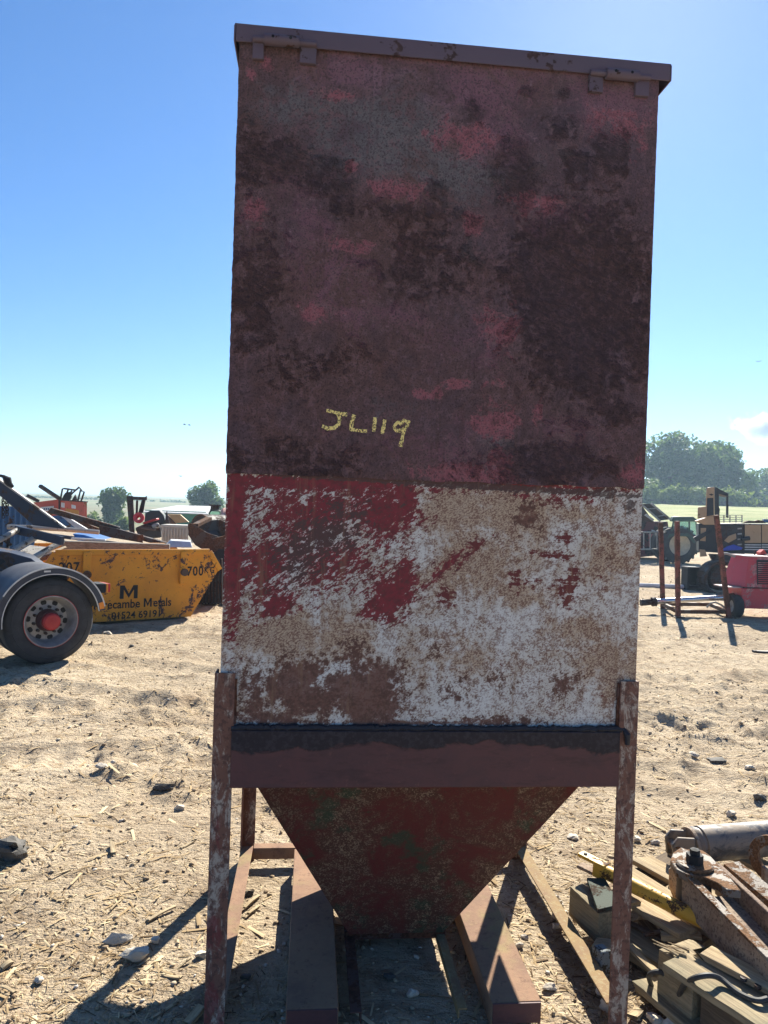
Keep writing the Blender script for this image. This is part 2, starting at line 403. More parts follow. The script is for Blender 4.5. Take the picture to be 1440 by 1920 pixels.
def panel(name, x0, x1, z0, z1, yf, thick, mat, masks, step=0.011, rag=0.0, dent=0.003):
    xs = np.linspace(x0, x1, int((x1 - x0) / step) + 2); zs = np.linspace(z0, z1, int((z1 - z0) / step) + 2)
    A, B = np.meshgrid(xs, zs); m, n = len(zs), len(xs)
    yv = yf + (fbm(A * 2.2 + 3, B * 2.2, 3) - 0.5) * dent
    A2, B2 = A.copy(), B.copy()
    if rag:
        A2[:, 0] += (fbm(zs * 60, zs * 0, 3, g=0.7) - 0.5) * rag; A2[:, -1] += (fbm(zs * 60, zs * 0 + 7, 3, g=0.7) - 0.5) * rag * 0.4
        B2[0, :] += (vnoise(xs * 25, xs * 0 + 3) - 0.5) * rag * 1.3
    V = np.stack([A2, yv, B2], -1).reshape(-1, 3)
    ids = np.arange(m * n).reshape(m, n)
    F = [tuple(q) for q in np.stack([ids[:-1, :-1], ids[:-1, 1:], ids[1:, 1:], ids[1:, :-1]], -1).reshape(-1, 4)]
    loop = list(ids[0, :]) + list(ids[1:, -1]) + list(ids[-1, -2::-1]) + list(ids[-2:0:-1, 0])
    o = len(V); back = np.array([[V[i][0], yf + thick, V[i][2]] for i in loop]); L = len(loop)
    F += [(loop[i], o + i, o + (i + 1) % L, loop[(i + 1) % L]) for i in range(L)] + [tuple(o + i for i in range(L))]
    V = np.concatenate([V, back])
    me = bpy.data.meshes.new(name); me.from_pydata(V.tolist(), [], F)
    for k, blobs in masks.items():
        val = np.zeros(A.size); a, b = A.ravel(), B.ravel()
        for (px, py, rx, ry, w, *rot) in blobs:
            cx, cz = PH(px, py); s = 1 / 620.0
            th = R(rot[0]) if rot else 0
            dx, dz = (a - cx), (b - cz)
            u = (dx * math.cos(th) + dz * math.sin(th)) / (rx * s); v = (-dx * math.sin(th) + dz * math.cos(th)) / (ry * s)
            q = np.sqrt(u * u + v * v)
            val = np.maximum(val, w * np.clip(1 - 0.5 * q, 0, 1))
        full = np.zeros(len(V)); full[:A.size] = val; fattr(me, k, full)
    bm = bmesh.new(); bm.from_mesh(me); bmesh.ops.recalc_face_normals(bm, faces=bm.faces); bm.to_mesh(me); bm.free()
    return link(name, me, mat, hop, 0, 40)

# -- upper sheet: old paint over heavy scaled rust
t = NT('scaled_rust_paint')
diag = t.co((1, 1, 1), (0, R(28), 0))
strk = t.noise(18, 6, 0.68, t.co2((0, R(-28), 0), (1.6, 1, 5.0)), 0.6)
n1 = t.noise(9, 9, 0.70, dist=0.9); n2 = t.noise(48, 6, 0.68); n3 = t.noise(190, 3, 0.6); cl = t.noise(2.0, 4, 0.6)
nn = t.math('ADD', t.math('MULTIPLY', t.math('SUBTRACT', n1, 0.5), 1.9), t.math('MULTIPLY', t.math('SUBTRACT', n2, 0.5), 1.1))
c = t.mix(t.ramp(cl, 0.35, 0.65), (0.082, 0.047, 0.038), (0.066, 0.046, 0.052))
c = t.mix(t.ramp(n1, 0.40, 0.62, 0, 0.7), c, (0.088, 0.047, 0.038))
g = t.ramp(t.math('ADD', t.attr('grey'), nn), 0.36, 0.85, 0, 0.8)
c = t.mix(g, c, (0.098, 0.102, 0.100))
p1 = t.ramp(t.math('ADD', t.attr('haze_pink'), nn), 0.36, 0.80, 0, 0.62)
c = t.mix(p1, c, (0.155, 0.076, 0.100))
pn = t.math('ADD', nn, t.math('MULTIPLY', t.math('SUBTRACT', t.noise(26, 7, 0.74, dist=0.6), 0.5), 1.7))
p2 = t.ramp(t.math('ADD', t.attr('pink'), pn), 0.46, 0.66, 0, 0.85)
c = t.mix(p2, c, t.mix(t.ramp(n2, 0.4, 0.65), (0.23, 0.078, 0.088), (0.15, 0.060, 0.062)))
run = t.ramp(t.noise(7, 6, 0.65, t.co((5.0, 1, 0.28)), 0.3), 0.52, 0.68, 0, 0.45)
c = t.mix(run, c, (0.060, 0.034, 0.028))
edge = t.math('MULTIPLY', t.ramp(t.math('ADD', t.attr('pink'), nn), 0.44, 0.485), t.ramp(t.math('ADD', t.attr('pink'), nn), 0.53, 0.485))
c = t.mix(t.math('MULTIPLY', edge, 0.16), c, (0.34, 0.21, 0.19))
sc = t.ramp(t.math('ADD', t.attr('scale'), nn), 0.36, 0.80)
dk = t.math('MULTIPLY', sc, t.ramp(strk, 0.42, 0.58, 0.08, 0.68))
c = t.mix(dk, c, (0.032, 0.021, 0.024))
c = t.mix(t.ramp(n2, 0.50, 0.68, 0, 0.45), c, (0.030, 0.019, 0.020))
c = t.mix(t.ramp(n2, 0.50, 0.36, 0, 0.5), c, (0.135, 0.085, 0.085))
c = t.mix(t.math('MULTIPLY', t.ramp(t.noise(95, 5, 0.72), 0.56, 0.66), t.ramp(t.attr('haze_pink'), 0.1, 0.6)), c, (0.19, 0.12, 0.13))
c = t.mix(t.ramp(n3, 0.50, 0.64, 0, 0.7), c, (0.026, 0.018, 0.018))
hgt = t.math('ADD', t.math('MULTIPLY', t.math('MULTIPLY', strk, sc), 2.2), t.math('ADD', t.math('MULTIPLY', n3, 0.35), t.math('MULTIPLY', n2, 0.5)))
t.bump(hgt, 0.85, 0.010)
M_upper = t.out(c, 0.72, 0, 0.35, (1.55, 1.40, 1.46))
up_masks = {
 'pink': [(755,358,52,22,1),(720,352,30,14,1),(880,262,62,30,.95),(1020,388,60,22,.9),(985,375,45,14,.9),(480,398,22,38,.95),(885,426,18,22,1),(670,462,52,14,.9),
          (640,180,40,12,.85),(660,318,12,12,1),(590,590,40,16,.8),(935,615,45,40,.85),(960,620,18,50,.9),(930,790,38,32,1.1),(905,800,25,18,1.0),(865,722,30,12,1),(820,738,12,10,1),(790,742,22,8,.95),(920,720,24,9,.9),(1005,770,14,24,.85),
          (880,890,95,18,1),(930,868,28,26,.95),(1195,890,26,24,1),(1160,235,60,34,.85),(1200,285,26,34,.85),(500,120,14,20,.8),(470,135,10,14,.9)],
 'haze_pink': [(660,140,80,45,.9),(900,170,110,60,.9),(930,260,90,50,.9),(1150,200,110,70,.9),(1080,130,100,40,.8),(790,110,120,30,.75),(560,440,90,120,.6),(640,520,110,80,.65),(690,590,140,40,.7),(900,640,110,90,.65),(470,420,40,70,.7),(1040,400,110,50,.7),(850,840,140,70,.6),(1050,800,120,60,.55),(760,370,100,40,.7),(610,820,60,40,.4)],
 'grey': [(720,250,150,110,.95),(840,330,120,70,.9),(760,200,70,50,.7),(540,210,70,60,.75),(900,460,60,40,.6),(930,830,60,34,.75),(720,760,110,40,.55),(860,590,60,50,.55),(1010,290,80,60,.55)],
 'scale': [(1085,560,120,170,1.1),(1000,500,60,60,1),(1090,700,90,60,.85),(1150,770,60,30,.8),(960,325,34,60,1.05),(950,275,20,20,1),(615,332,42,30,1.05),(520,292,48,32,.9),(1145,285,36,38,1),(1085,312,34,26,1),(645,392,24,20,1),(760,400,100,26,.85),(1010,870,110,40,.9),(520,870,130,40,.7),(485,560,50,90,.75),(470,300,34,60,.8),(780,520,90,50,.7),(1050,240,34,24,.9),(885,215,18,22,.8),(985,175,14,10,.9),(1055,180,12,12,.9),(820,365,24,20,1),(490,470,60,90,.6),(560,680,120,50,.5),(820,470,120,40,.6)]}
up = panel('upper_panel', X0, X1, ZS, ZT, YF - 0.007, 0.006, M_upper, up_masks, rag=0.005, dent=0.010)
up['label'] = 'dark rust upper panel with faded pink paint patches'

# -- lower sheet: red paint under flaking white
t = NT('flaking_white_red_paint')
st1 = t.noise(20, 8, 0.68, t.co2((0, R(34), 0), (1.3, 1, 3.6)), 0.7)
st2 = t.noise(44, 6, 0.66, t.co2((0, R(34), 0), (1.5, 1, 3.4)), 0.5)
n1 = t.noise(6, 9, 0.68, dist=0.9); n2 = t.noise(52, 7, 0.7); n3 = t.noise(210, 3, 0.62); n4 = t.noise(140, 5, 0.72, t.co2((0, R(34), 0), (1, 1, 1.6)))
fl = t.math('ADD', t.math('MULTIPLY', t.math('SUBTRACT', t.math('ADD', t.math('MULTIPLY', st1, 0.6), t.math('MULTIPLY', st2, 0.4)), 0.5), 3.4), t.math('MULTIPLY', t.math('SUBTRACT', n2, 0.5), 0.9))
nn = t.math('ADD', t.math('MULTIPLY', t.math('SUBTRACT', n1, 0.5), 1.8), t.math('MULTIPLY', t.math('SUBTRACT', n2, 0.5), 1.3))
hst = t.noise(40, 5, 0.66, t.co((0.5, 1, 2.6)), 0.4)
white = t.mix(t.ramp(n1, 0.35, 0.7), (0.335, 0.325, 0.315), (0.265, 0.24, 0.21))
tan = t.ramp(t.math('ADD', t.math('ADD', t.attr('tan'), 0.16), nn), 0.22, 0.80, 0, 0.85)
c = t.mix(tan, white, t.mix(t.ramp(n4, 0.42, 0.58), (0.255, 0.185, 0.125), (0.13, 0.075, 0.045)))
spk = t.math('MULTIPLY', t.ramp(t.math('ADD', n4, t.math('MULTIPLY', t.math('SUBTRACT', n2, 0.5), 0.7)), 0.475, 0.57), t.ramp(n1, 0.24, 0.54, 0.35, 1.0))
c = t.mix(t.math('MULTIPLY', spk, 0.85), c, (0.098, 0.050, 0.038))
red = t.ramp(t.math('ADD', t.attr('red'), fl), 0.47, 0.53)
rc = t.mix(t.ramp(n2, 0.42, 0.68), (0.118, 0.017, 0.022), (0.068, 0.017, 0.018))
rc = t.mix(t.ramp(st2, 0.50, 0.68, 0, 0.8), rc, (0.05, 0.024, 0.022))
c = t.mix(red, c, rc)
drk = t.math('MULTIPLY', t.ramp(t.math('ADD', t.attr('black'), fl), 0.47, 0.55), 0.85)
c = t.mix(drk, c, (0.042, 0.028, 0.026))
spot = t.ramp(t.math('ADD', t.attr('spot'), t.math('ADD', t.math('MULTIPLY', t.math('SUBTRACT', n2, 0.5), 2.4), t.math('MULTIPLY', t.math('SUBTRACT', hst, 0.5), 2.0))), 0.56, 0.64)
c = t.mix(spot, c, (0.075, 0.018, 0.018))
br = t.ramp(t.math('ADD', t.attr('brown'), t.math('ADD', nn, t.math('MULTIPLY', t.math('SUBTRACT', n4, 0.5), 0.8))), 0.40, 0.62, 0, 0.92)
c = t.mix(br, c, t.mix(t.ramp(n2, 0.4, 0.65), (0.082, 0.036, 0.027), (0.050, 0.024, 0.019)))
c = t.mix(t.ramp(n3, 0.60, 0.74, 0, 0.5), c, (0.05, 0.035, 0.03))
run = t.ramp(t.noise(9, 7, 0.7, t.co((4.5, 1, 0.3)), 0.4), 0.54, 0.68, 0, 0.5)
c = t.mix(run, c, (0.13, 0.075, 0.045))
hgt = t.math('SUBTRACT', t.math('ADD', t.math('MULTIPLY', n4, 0.5), n3), t.math('MULTIPLY', t.math('ADD', red, br), 0.7))
t.bump(hgt, 0.4, 0.003)
M_lower = t.out(c, 0.68, 0, 0.3, (2.0, 2.02, 1.95))
lo_masks = {
 'red': [(440,1000,16,150,1.4),(600,965,140,75,.86),(720,960,70,60,1.0),(760,940,26,50,1.0),(600,905,230,14,1.2),(500,1060,60,60,.95),(520,1130,40,26,1.0),(490,1110,30,60,.72),
         (735,1120,46,34,1.15,35),(760,1080,24,40,1.0),(700,1150,26,12,1),(840,1060,70,12,.75,40),(880,1040,50,9,.75,40),(1000,912,230,8,.95),(610,1045,130,70,.78),(560,1010,110,80,.78),(1060,930,120,12,.7)],
 'black': [(815,906,420,5,1.5,-1.5),(600,1010,110,45,.78,25),(560,1060,80,35,.66,30),(640,960,70,30,.6),(840,905,70,9,1),(1140,925,22,14,1),(1180,945,12,18,.9),(480,1240,60,20,.3)],  # first streak paints in the shadow line under the upper panel's lip
 'tan': [(860,960,110,50,.9),(960,965,60,40,1),(900,1060,110,60,.7),(1000,1110,110,40,.5),(500,1200,130,50,.8),(620,1200,120,50,.6),(850,1230,110,50,.55),(1150,1250,60,60,.8),(1100,1180,120,40,.55),(1150,1080,60,90,.5),(1080,960,120,20,.4),(780,1090,60,60,.5),(560,1320,140,40,.6),(970,1110,40,30,.9)],
 'spot': [(1045,1042,32,7,.95),(1000,1035,10,5,.9),(965,1085,14,20,.9),(1060,1110,22,26,1.0),(1075,1080,20,16,.8),(838,1122,15,20,1.0),(1000,1090,40,14,.65),(1045,945,40,10,.7),(1060,1010,26,10,.75),(890,1020,12,14,.9),(1060,1130,10,12,1),(1130,1080,18,20,.55)],
 'brown': [(660,1290,90,60,1.0),(560,1290,70,60,.95),(700,1330,70,40,.95),(480,1290,30,70,.75),(500,1345,70,20,.8),(720,1270,40,30,.8),(850,1300,50,40,.65),(1060,1280,50,30,.62),(960,1290,40,20,.55),(780,1355,300,8,.8),(905,1350,120,10,.7),(820,1220,60,30,.5),(930,1270,30,20,.6),(990,970,26,30,.6)]}
lo = panel('lower_panel', X0 + 0.002, X1 - 0.002, 0.90, ZS + 0.02, YF, 0.005, M_lower, lo_masks, rag=0.001, dent=0.006)
lo['label'] = 'flaking white and red paint on the lower panel'

M_rust = M_worn('brown_rusted_steel', (0.075, 0.042, 0.036), (0.10, 0.047, 0.030), 0.5, 9, 0.8, gain=(1.3, 1.25, 1.2))
M_rim = M_worn('faded_purple_brown_steel', (0.090, 0.066, 0.080), (0.075, 0.045, 0.040), 0.10, 5, 0.75, gain=(1.35, 1.3, 1.4))
MB().box((0, 0.006, (0.925 + ZT) / 2), (W - 0.008, D - 0.014, ZT - 0.925 - 0.004)).build('bin_shell', M_rust, hop)
for s in (-1, 1):
    MB().box((s * (W / 2 - 0.002), 0.003, (ZS + ZT) / 2), (0.004, D - 0.012, ZT - ZS)).build('side_panel', M_rust, hop)
# lid: folded sheet with a rim on all four sides, and its hinges
lid = MB().box((0.010, 0.0, ZT + 0.0365), (W + 0.046, D + 0.036, 0.005)).build('lid', M_rim, hop)
lx0, lx1, ly0, ly1 = -W / 2 - 0.013, W / 2 + 0.033, YF - 0.018, D / 2 + 0.018
for nm, c, s in (('lid_rim', ((lx0 + lx1) / 2, ly0, ZT + 0.010), (lx1 - lx0 - 0.008, 0.005, 0.048)), ('lid_rim', ((lx0 + lx1) / 2, ly1, ZT + 0.010), (lx1 - lx0 - 0.008, 0.005, 0.048)),
                 ('lid_rim', (lx0, (ly0 + ly1) / 2, ZT + 0.010), (0.005, ly1 - ly0 + 0.004, 0.048)), ('lid_rim', (lx1, (ly0 + ly1) / 2, ZT + 0.010), (0.005, ly1 - ly0 + 0.004, 0.048))):
    MB().box(c, s).build(nm, M_rim, lid, bevel=0.0015)
M_hole = M_plain('grease_hole', (0.01, 0.01, 0.012), 0.9)
for bx in (((497, 562), (475, 496), (563, 594)), ((1130, 1190), (1101, 1127), (1187, 1213))):
    py = 84 if bx[0][0] < 800 else 147
    (a, z), (b, _) = PH(bx[0][0], py), PH(bx[0][1], py)
    hg = MB().tube((a, YF - 0.026, z), (b, YF - 0.026, z), 0.016, n=18).build('hinge', M_rim, hop)
    for k in (0.25, 0.75): MB().tube((a + (b - a) * k, YF - 0.041, z + 0.002), (a + (b - a) * k, YF - 0.0428, z + 0.002), 0.0045, n=8).build('grease_hole', M_hole, hg)
    MB().tube((PH(bx[1][0], py)[0], YF - 0.024, z), (PH(bx[2][1], py)[0], YF - 0.024, z), 0.009, n=12).build('hinge_pin', M_rim, hg)
    for (p0, p1) in bx[1:]:
        x0, x1 = PH(p0, py)[0], PH(p1, py)[0]
        MB().box(((x0 + x1) / 2, YF - 0.013, z - 0.027), (x1 - x0, 0.014, 0.055)).build('hinge_plate', M_rim, hg, bevel=0.002)
# chalk lot number on the upper panel
def ribbon(mb, pts, w):
    P = []
    for (px, py) in pts:
        x, z = PH(px, py); P.append(Vector((x, 0, z)))
    Q = []
    for i in range(len(P) - 1):
        for k in range(7): Q.append(P[i].lerp(P[i + 1], k / 7))
    Q.append(P[-1]); V = []
    for i, p in enumerate(Q):
        d = (Q[min(i + 1, len(Q) - 1)] - Q[max(i - 1, 0)]).normalized(); n = Vector((-d.z, 0, d.x))
        ww = w * (0.8 + 0.45 * random.random())
        for s in (-1, 1):
            q = p + n * s * ww / 2; y = YF - 0.007 + (float(fbm(np.array(q.x * 2.2 + 3), np.array(q.z * 2.2), 3)) - 0.5) * 0.010 - 0.0012
            V.append((q.x, y, q.z))
    mb.add(V, [(2 * i, 2 * i + 1, 2 * i + 3, 2 * i + 2) for i in range(len(Q) - 1)])
t = NT('yellow_chalk'); k = t.ramp(t.noise(170, 4, 0.75), 0.42, 0.52)
t.put(t.ramp(k, 0, 1, 0.25, 1.0), t.b.inputs['Alpha']); M_chalk = t.out((0.90, 0.73, 0.27), 0.95, 0, 0.05)
for pts_list in (((612, 770), (625, 773), (638, 776), (651, 778)), ((632, 775), (637, 785), (635, 796), (626, 803), (614, 804), (604, 799))), \
                (((664, 778), (659, 794), (658, 805), (666, 807), (688, 809)),), (((703, 783), (702, 795), (700, 810)),), (((721, 787), (719, 800), (716, 814)),), \
                (((753, 796), (745, 792), (738, 800), (742, 808), (752, 808), (762, 800), (765, 792), (757, 789), (752, 794)), ((757, 806), (754, 820), (750, 838))):
    mb = MB()
    for pts in pts_list: ribbon(mb, pts, 0.0105)
    mb.build('chalk_mark', M_chalk, hop)

# -- hopper cone below the bin
ZC, ZB = 0.925, 0.065
cx0, cx1, cy0, cy1 = 0.432 - CX, 0.772 - CX, -0.165, 0.175
t = NT('dark_red_mossy_paint')
n1 = t.noise(5, 9, 0.72, dist=0.8); n2 = t.noise(40, 6, 0.7); n4 = t.noise(170, 6, 0.78); n3 = t.noise(4.0, 7, 0.7)
c = t.mix(t.ramp(n1, 0.36, 0.6), (0.105, 0.024, 0.022), (0.070, 0.033, 0.025))
c = t.mix(t.ramp(n3, 0.54, 0.62, 0, 0.8), c, (0.032, 0.055, 0.034))
sp = t.math('MULTIPLY', t.ramp(t.math('ADD', n4, t.math('MULTIPLY', t.math('SUBTRACT', n2, 0.5), 0.6)), 0.50, 0.62), t.ramp(n1, 0.38, 0.66))
c = t.mix(t.math('MULTIPLY', sp, 0.95), c, (0.30, 0.215, 0.145))
c = t.mix(t.ramp(n2, 0.55, 0.7, 0, 0.6), c, (0.04, 0.018, 0.015))
t.bump(t.math('ADD', n4, n2), 0.45, 0.003)
M_cone = t.out(c, 0.75, 0, 0.25, (1.2, 1.2, 1.15))
def quad_slab(p, nrm_in, tk=0.005):
    return MB().prism(p, Vector(nrm_in) * tk)
a0, a1, b0, b1 = X0 + 0.005, X1 - 0.005, YF + 0.005, D / 2 - 0.005
T = [Vector((a0, b0, ZC)), Vector((a1, b0, ZC)), Vector((a1, b1, ZC)), Vector((a0, b1, ZC))]
Bq = [Vector((cx0, cy0, ZB)), Vector((cx1, cy0, ZB)), Vector((cx1, cy1, ZB)), Vector((cx0, cy1, ZB))]
cen = Vector((0, 0, 0.9))
for i in range(4):
    j = (i + 1) % 4; q = [T[i], T[j], Bq[j], Bq[i]]
    nn_ = (q[1] - q[0]).cross(q[3] - q[0]).normalized()
    if nn_.dot(cen - q[0]) < 0: nn_ = -nn_
    MB().prism(q, nn_ * 0.005).build('cone_plate', M_cone, hop)
MB().box(((cx0 + cx1) / 2, cy0 + 0.03, ZB - 0.018), (cx1 - cx0 + 0.03, 0.02, 0.03)).build('spout_bar', M_rust, hop, bevel=0.002)
MB().box(((cx0 + cx1) / 2, cy1 - 0.03, ZB - 0.018), (cx1 - cx0 + 0.03, 0.02, 0.03)).build('spout_bar', M_rust, hop, bevel=0.002)

# -- four angle iron legs
t = NT('worn_leg_paint')
lc = t.co((2.6, 2.6, 1.0)); n1 = t.noise(9, 9, 0.76, lc, 0.8); n2 = t.noise(55, 5, 0.68); n3 = t.noise(3.4, 6, 0.6, t.co((2.4, 2.4, 0.9), (0.3, 0, 0)))
c = t.mix(t.ramp(n1, 0.50, 0.60), (0.13, 0.066, 0.048), (0.29, 0.255, 0.215))
c = t.mix(t.ramp(n3, 0.60, 0.65, 0, 0.8), c, (0.13, 0.030, 0.030))
c = t.mix(t.ramp(n2, 0.50, 0.60, 0, 0.75), c, (0.065, 0.035, 0.03))
t.bump(n2, 0.5, 0.003); M_leg = t.out(c, 0.75, 0, 0.3, (1.45, 1.4, 1.35))
LW, LT = 0.060, 0.006
for sx in (-1, 1):
    for sy in (-1, 1):
        xx = -0.658 if sx < 0 else 0.648
        yy = YF - 0.014 if sy < 0 else D / 2 + 0.012
        MB().angle((xx, yy, -0.03), (xx, yy, 1.092 if sx < 0 else 1.080), LW, LT, (-sx, 0, 0), (0, -sy, 0)).build('leg', M_leg, hop, bevel=0.0012)
        # weld along the leg's top edge
# -- cross beams round the bin foot
t = NT('maroon_beam_paint')
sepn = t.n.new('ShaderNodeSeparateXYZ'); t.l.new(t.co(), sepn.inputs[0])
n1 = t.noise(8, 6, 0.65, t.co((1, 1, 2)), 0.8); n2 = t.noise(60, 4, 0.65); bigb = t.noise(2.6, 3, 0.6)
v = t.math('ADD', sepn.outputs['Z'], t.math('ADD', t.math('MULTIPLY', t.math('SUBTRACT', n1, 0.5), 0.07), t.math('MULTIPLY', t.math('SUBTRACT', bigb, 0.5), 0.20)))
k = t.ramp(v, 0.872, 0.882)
c = t.mix(t.ramp(n1, 0.35, 0.7), (0.098, 0.043, 0.043), (0.075, 0.038, 0.040))
c = t.mix(t.ramp(t.noise(14, 8, 0.75, t.co((0.5, 1, 2.0))), 0.50, 0.64, 0, 0.55), c, (0.050, 0.026, 0.026))
c = t.mix(t.ramp(t.noise(30, 6, 0.75), 0.60, 0.70, 0, 0.6), c, (0.15, 0.075, 0.06))
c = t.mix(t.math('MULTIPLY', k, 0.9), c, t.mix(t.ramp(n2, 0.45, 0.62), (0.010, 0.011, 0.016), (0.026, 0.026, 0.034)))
t.bump(t.math('ADD', n2, t.math('MULTIPLY', k, 1.4)), 0.35, 0.003); M_beam = t.out(c, 0.62, 0, 0.35, (1.2, 1.15, 1.1))
MB().angle((-0.603, YF - 0.022, 0.924), (0.590, YF - 0.022, 0.924), 0.172, 0.007, (0, 0, -1), (0, 1, 0)).build('cross_beam', M_beam, hop, bevel=0.003)
MB().box((0, D / 2 + 0.012, 0.838), (1.19, 0.007, 0.172)).build('cross_beam', M_beam, hop)
for s in (-1, 1): MB().box((s * 0.652, 0, 0.838), (0.006, 1.00, 0.172)).build('cross_beam', M_beam, hop)
pts = []; rr = []
for i in range(140):
    f = i / 139; pts.append((-0.605 + 1.21 * f, YF - 0.010, 0.926 + 0.005 * random.random())); rr.append(0.008 + 0.005 * random.random())
pts += [(0.612, YF - 0.022, 0.915), (0.612, YF - 0.024, 0.885)]; rr += [0.010, 0.007]
M_weld = M_plain('black_weld_paint', (0.022, 0.022, 0.028), 0.6, scale=30, bump=0.4)
MB().pipe(pts, rr, 8).build('weld_bead', M_weld, hop)
for sx, lx in ((-1, -0.597), (1, 0.585)):
    pp = [(lx, YF - 0.006, 0.94 + k * 0.019) for k in range(8)]
    MB().pipe(pp, [0.004 + 0.003 * random.random() for _ in pp], 6).build('weld_bead', M_rust, hop)

# -- base frame: rails, fork channels and spout runners
t = NT('tan_dusty_rust')
n1 = t.noise(6, 6, 0.62); n2 = t.noise(70, 4, 0.65); n3 = t.noise(4, 3, 0.6)
c = t.mix(t.ramp(n1, 0.35, 0.68), (0.30, 0.18, 0.11), (0.21, 0.125, 0.085))
c = t.mix(t.ramp(n2, 0.50, 0.66, 0, 0.6), c, (0.27, 0.175, 0.105))
c = t.mix(t.ramp(n3, 0.58, 0.74, 0, 0.5), c, (0.26, 0.235, 0.09))
c = t.mix(t.ramp(t.noise(28, 7, 0.75), 0.54, 0.66, 0, 0.6), c, (0.12, 0.062, 0.045))
t.bump(n2, 0.5, 0.003); M_dust = t.out(c, 0.85, 0, 0.2)
t = NT('yellowish_steel')  # yellower mottled steel for the right rail and right runner
n1 = t.noise(6, 6, 0.62); n2 = t.noise(80, 4, 0.65)
c = t.mix(t.ramp(n1, 0.35, 0.68), (0.27, 0.185, 0.085), (0.21, 0.13, 0.075)); c = t.mix(t.ramp(n2, 0.5, 0.66, 0, 0.6), c, (0.33, 0.28, 0.16))
t.bump(n2, 0.5, 0.003); M_yellowish = t.out(c, 0.85, 0, 0.2)
MB().angle((-0.655, YF + 0.01, 0.056), (-0.655, D / 2 - 0.01, 0.056), 0.052, 0.006, (1, 0, 0), (0, 0, -1)).build('base_rail', M_dust, hop, bevel=0.0015)
MB().angle((0.640, YF + 0.01, 0.056), (0.640, D / 2 - 0.01, 0.056), 0.052, 0.006, (-1, 0, 0), (0, 0, -1)).build('base_rail', M_yellowish, hop, bevel=0.0015)
MB().angle((-0.60, D / 2 - 0.045, 0.060), (0.60, D / 2 - 0.045, 0.060), 0.05, 0.006, (0, 1, 0), (0, 0, -1)).build('base_rail', M_dust, hop, bevel=0.0015)
for lx, rx in ((-0.338, 0.08), (0.292, 0.08)):
    fc = MB().channel((lx, YF - 0.01, 0.004), (lx, D / 2 - 0.10, 0.004), 0.158, 0.078, 0.007, (1, 0, 0), (0, 0, 1)).build('fork_channel', M_dust, hop, bevel=0.003)
    MB().box((lx, YF - 0.0145, 0.050), (0.152, 0.006, 0.062)).build('end_plate', M_beam, fc, bevel=0.001)
MB().angle((-0.185, YF + 0.02, 0.046), (-0.185, cy0 + 0.34, 0.046), 0.036, 0.005, (-1, 0, 0), (0, 0, -1)).build('spout_runner', M_rust, hop, bevel=0.001)
MB().angle((0.115, YF + 0.02, 0.046), (0.115, cy0 + 0.34, 0.046), 0.030, 0.005, (1, 0, 0), (0, 0, -1)).build('spout_runner', M_yellowish, hop, bevel=0.001)

# ================================================================== BACKGROUND, LEFT: skip lorry, skip, scrap
M_navy = M_plain('navy_lorry_paint', (0.020, 0.030, 0.055), 0.42, var=0.35, spec=0.5)
M_navyw = M_worn('scratched_navy_paint', (0.022, 0.034, 0.062), (0.085, 0.05, 0.036), 0.15, 3.0, 0.55)
M_black = M_plain('black_rubber', (0.020, 0.021, 0.024), 0.8, var=0.3, scale=12)
M_tyre = M_plain('dusty_tyre_rubber', (0.045, 0.045, 0.048), 0.85, var=0.4, scale=9)
M_fender = M_plain('dusty_black_plastic', (0.10, 0.10, 0.105), 0.55, var=0.4, scale=5)
M_trim = M_plain('white_trim', (0.62, 0.62, 0.6), 0.5)
M_alloy = M_plain('grey_wheel_metal', (0.36, 0.36, 0.36), 0.45, 0.3, var=0.35, scale=10)
M_redhub = M_plain('red_hub_paint', (0.42, 0.03, 0.03), 0.5)
M_amber = M_plain('amber_lens', (0.75, 0.25, 0.03), 0.3); M_redlens = M_plain('red_lens', (0.5, 0.02, 0.03), 0.3)
M_grey = M_worn('weathered_grey_steel', (0.38, 0.365, 0.335), (0.16, 0.115, 0.085), 0.15, 6, 0.7)
M_dark = M_worn('dark_scrap_steel', (0.040, 0.038, 0.042), (0.075, 0.045, 0.035), 0.4, 4, 0.75)
M_brown = M_worn('brown_scrap_steel', (0.10, 0.065, 0.048), (0.14, 0.065, 0.035), 0.45, 4, 0.8)
M_blue = M_worn('blue_sheet_paint', (0.045, 0.12, 0.25), (0.10, 0.06, 0.045), 0.1, 3, 0.6)
M_white = M_plain('white_sheet_paint', (0.62, 0.63, 0.62), 0.6)
M_cream = M_plain('cream_plastic', (0.56, 0.54, 0.46), 0.6, var=0.2)

def slab(root, name, mat, pts, Yp, depth, bevel=0):
    P = [pY(x, y, Yp) for x, y in pts]
    cx_ = sum(p.x for p in P) / len(P); dv = Vector((cx_, Yp, 0)).normalized() * 0.8 + Vector((0, 0.2, 0))   # things stand square to the yard track
    return MB().prism(P, dv * depth).build(name, mat, root, True, bevel)
def base_of(px, Yp):
    x = pY(px, 960, Yp).x; return (x, Yp, ground_z(x, Yp))

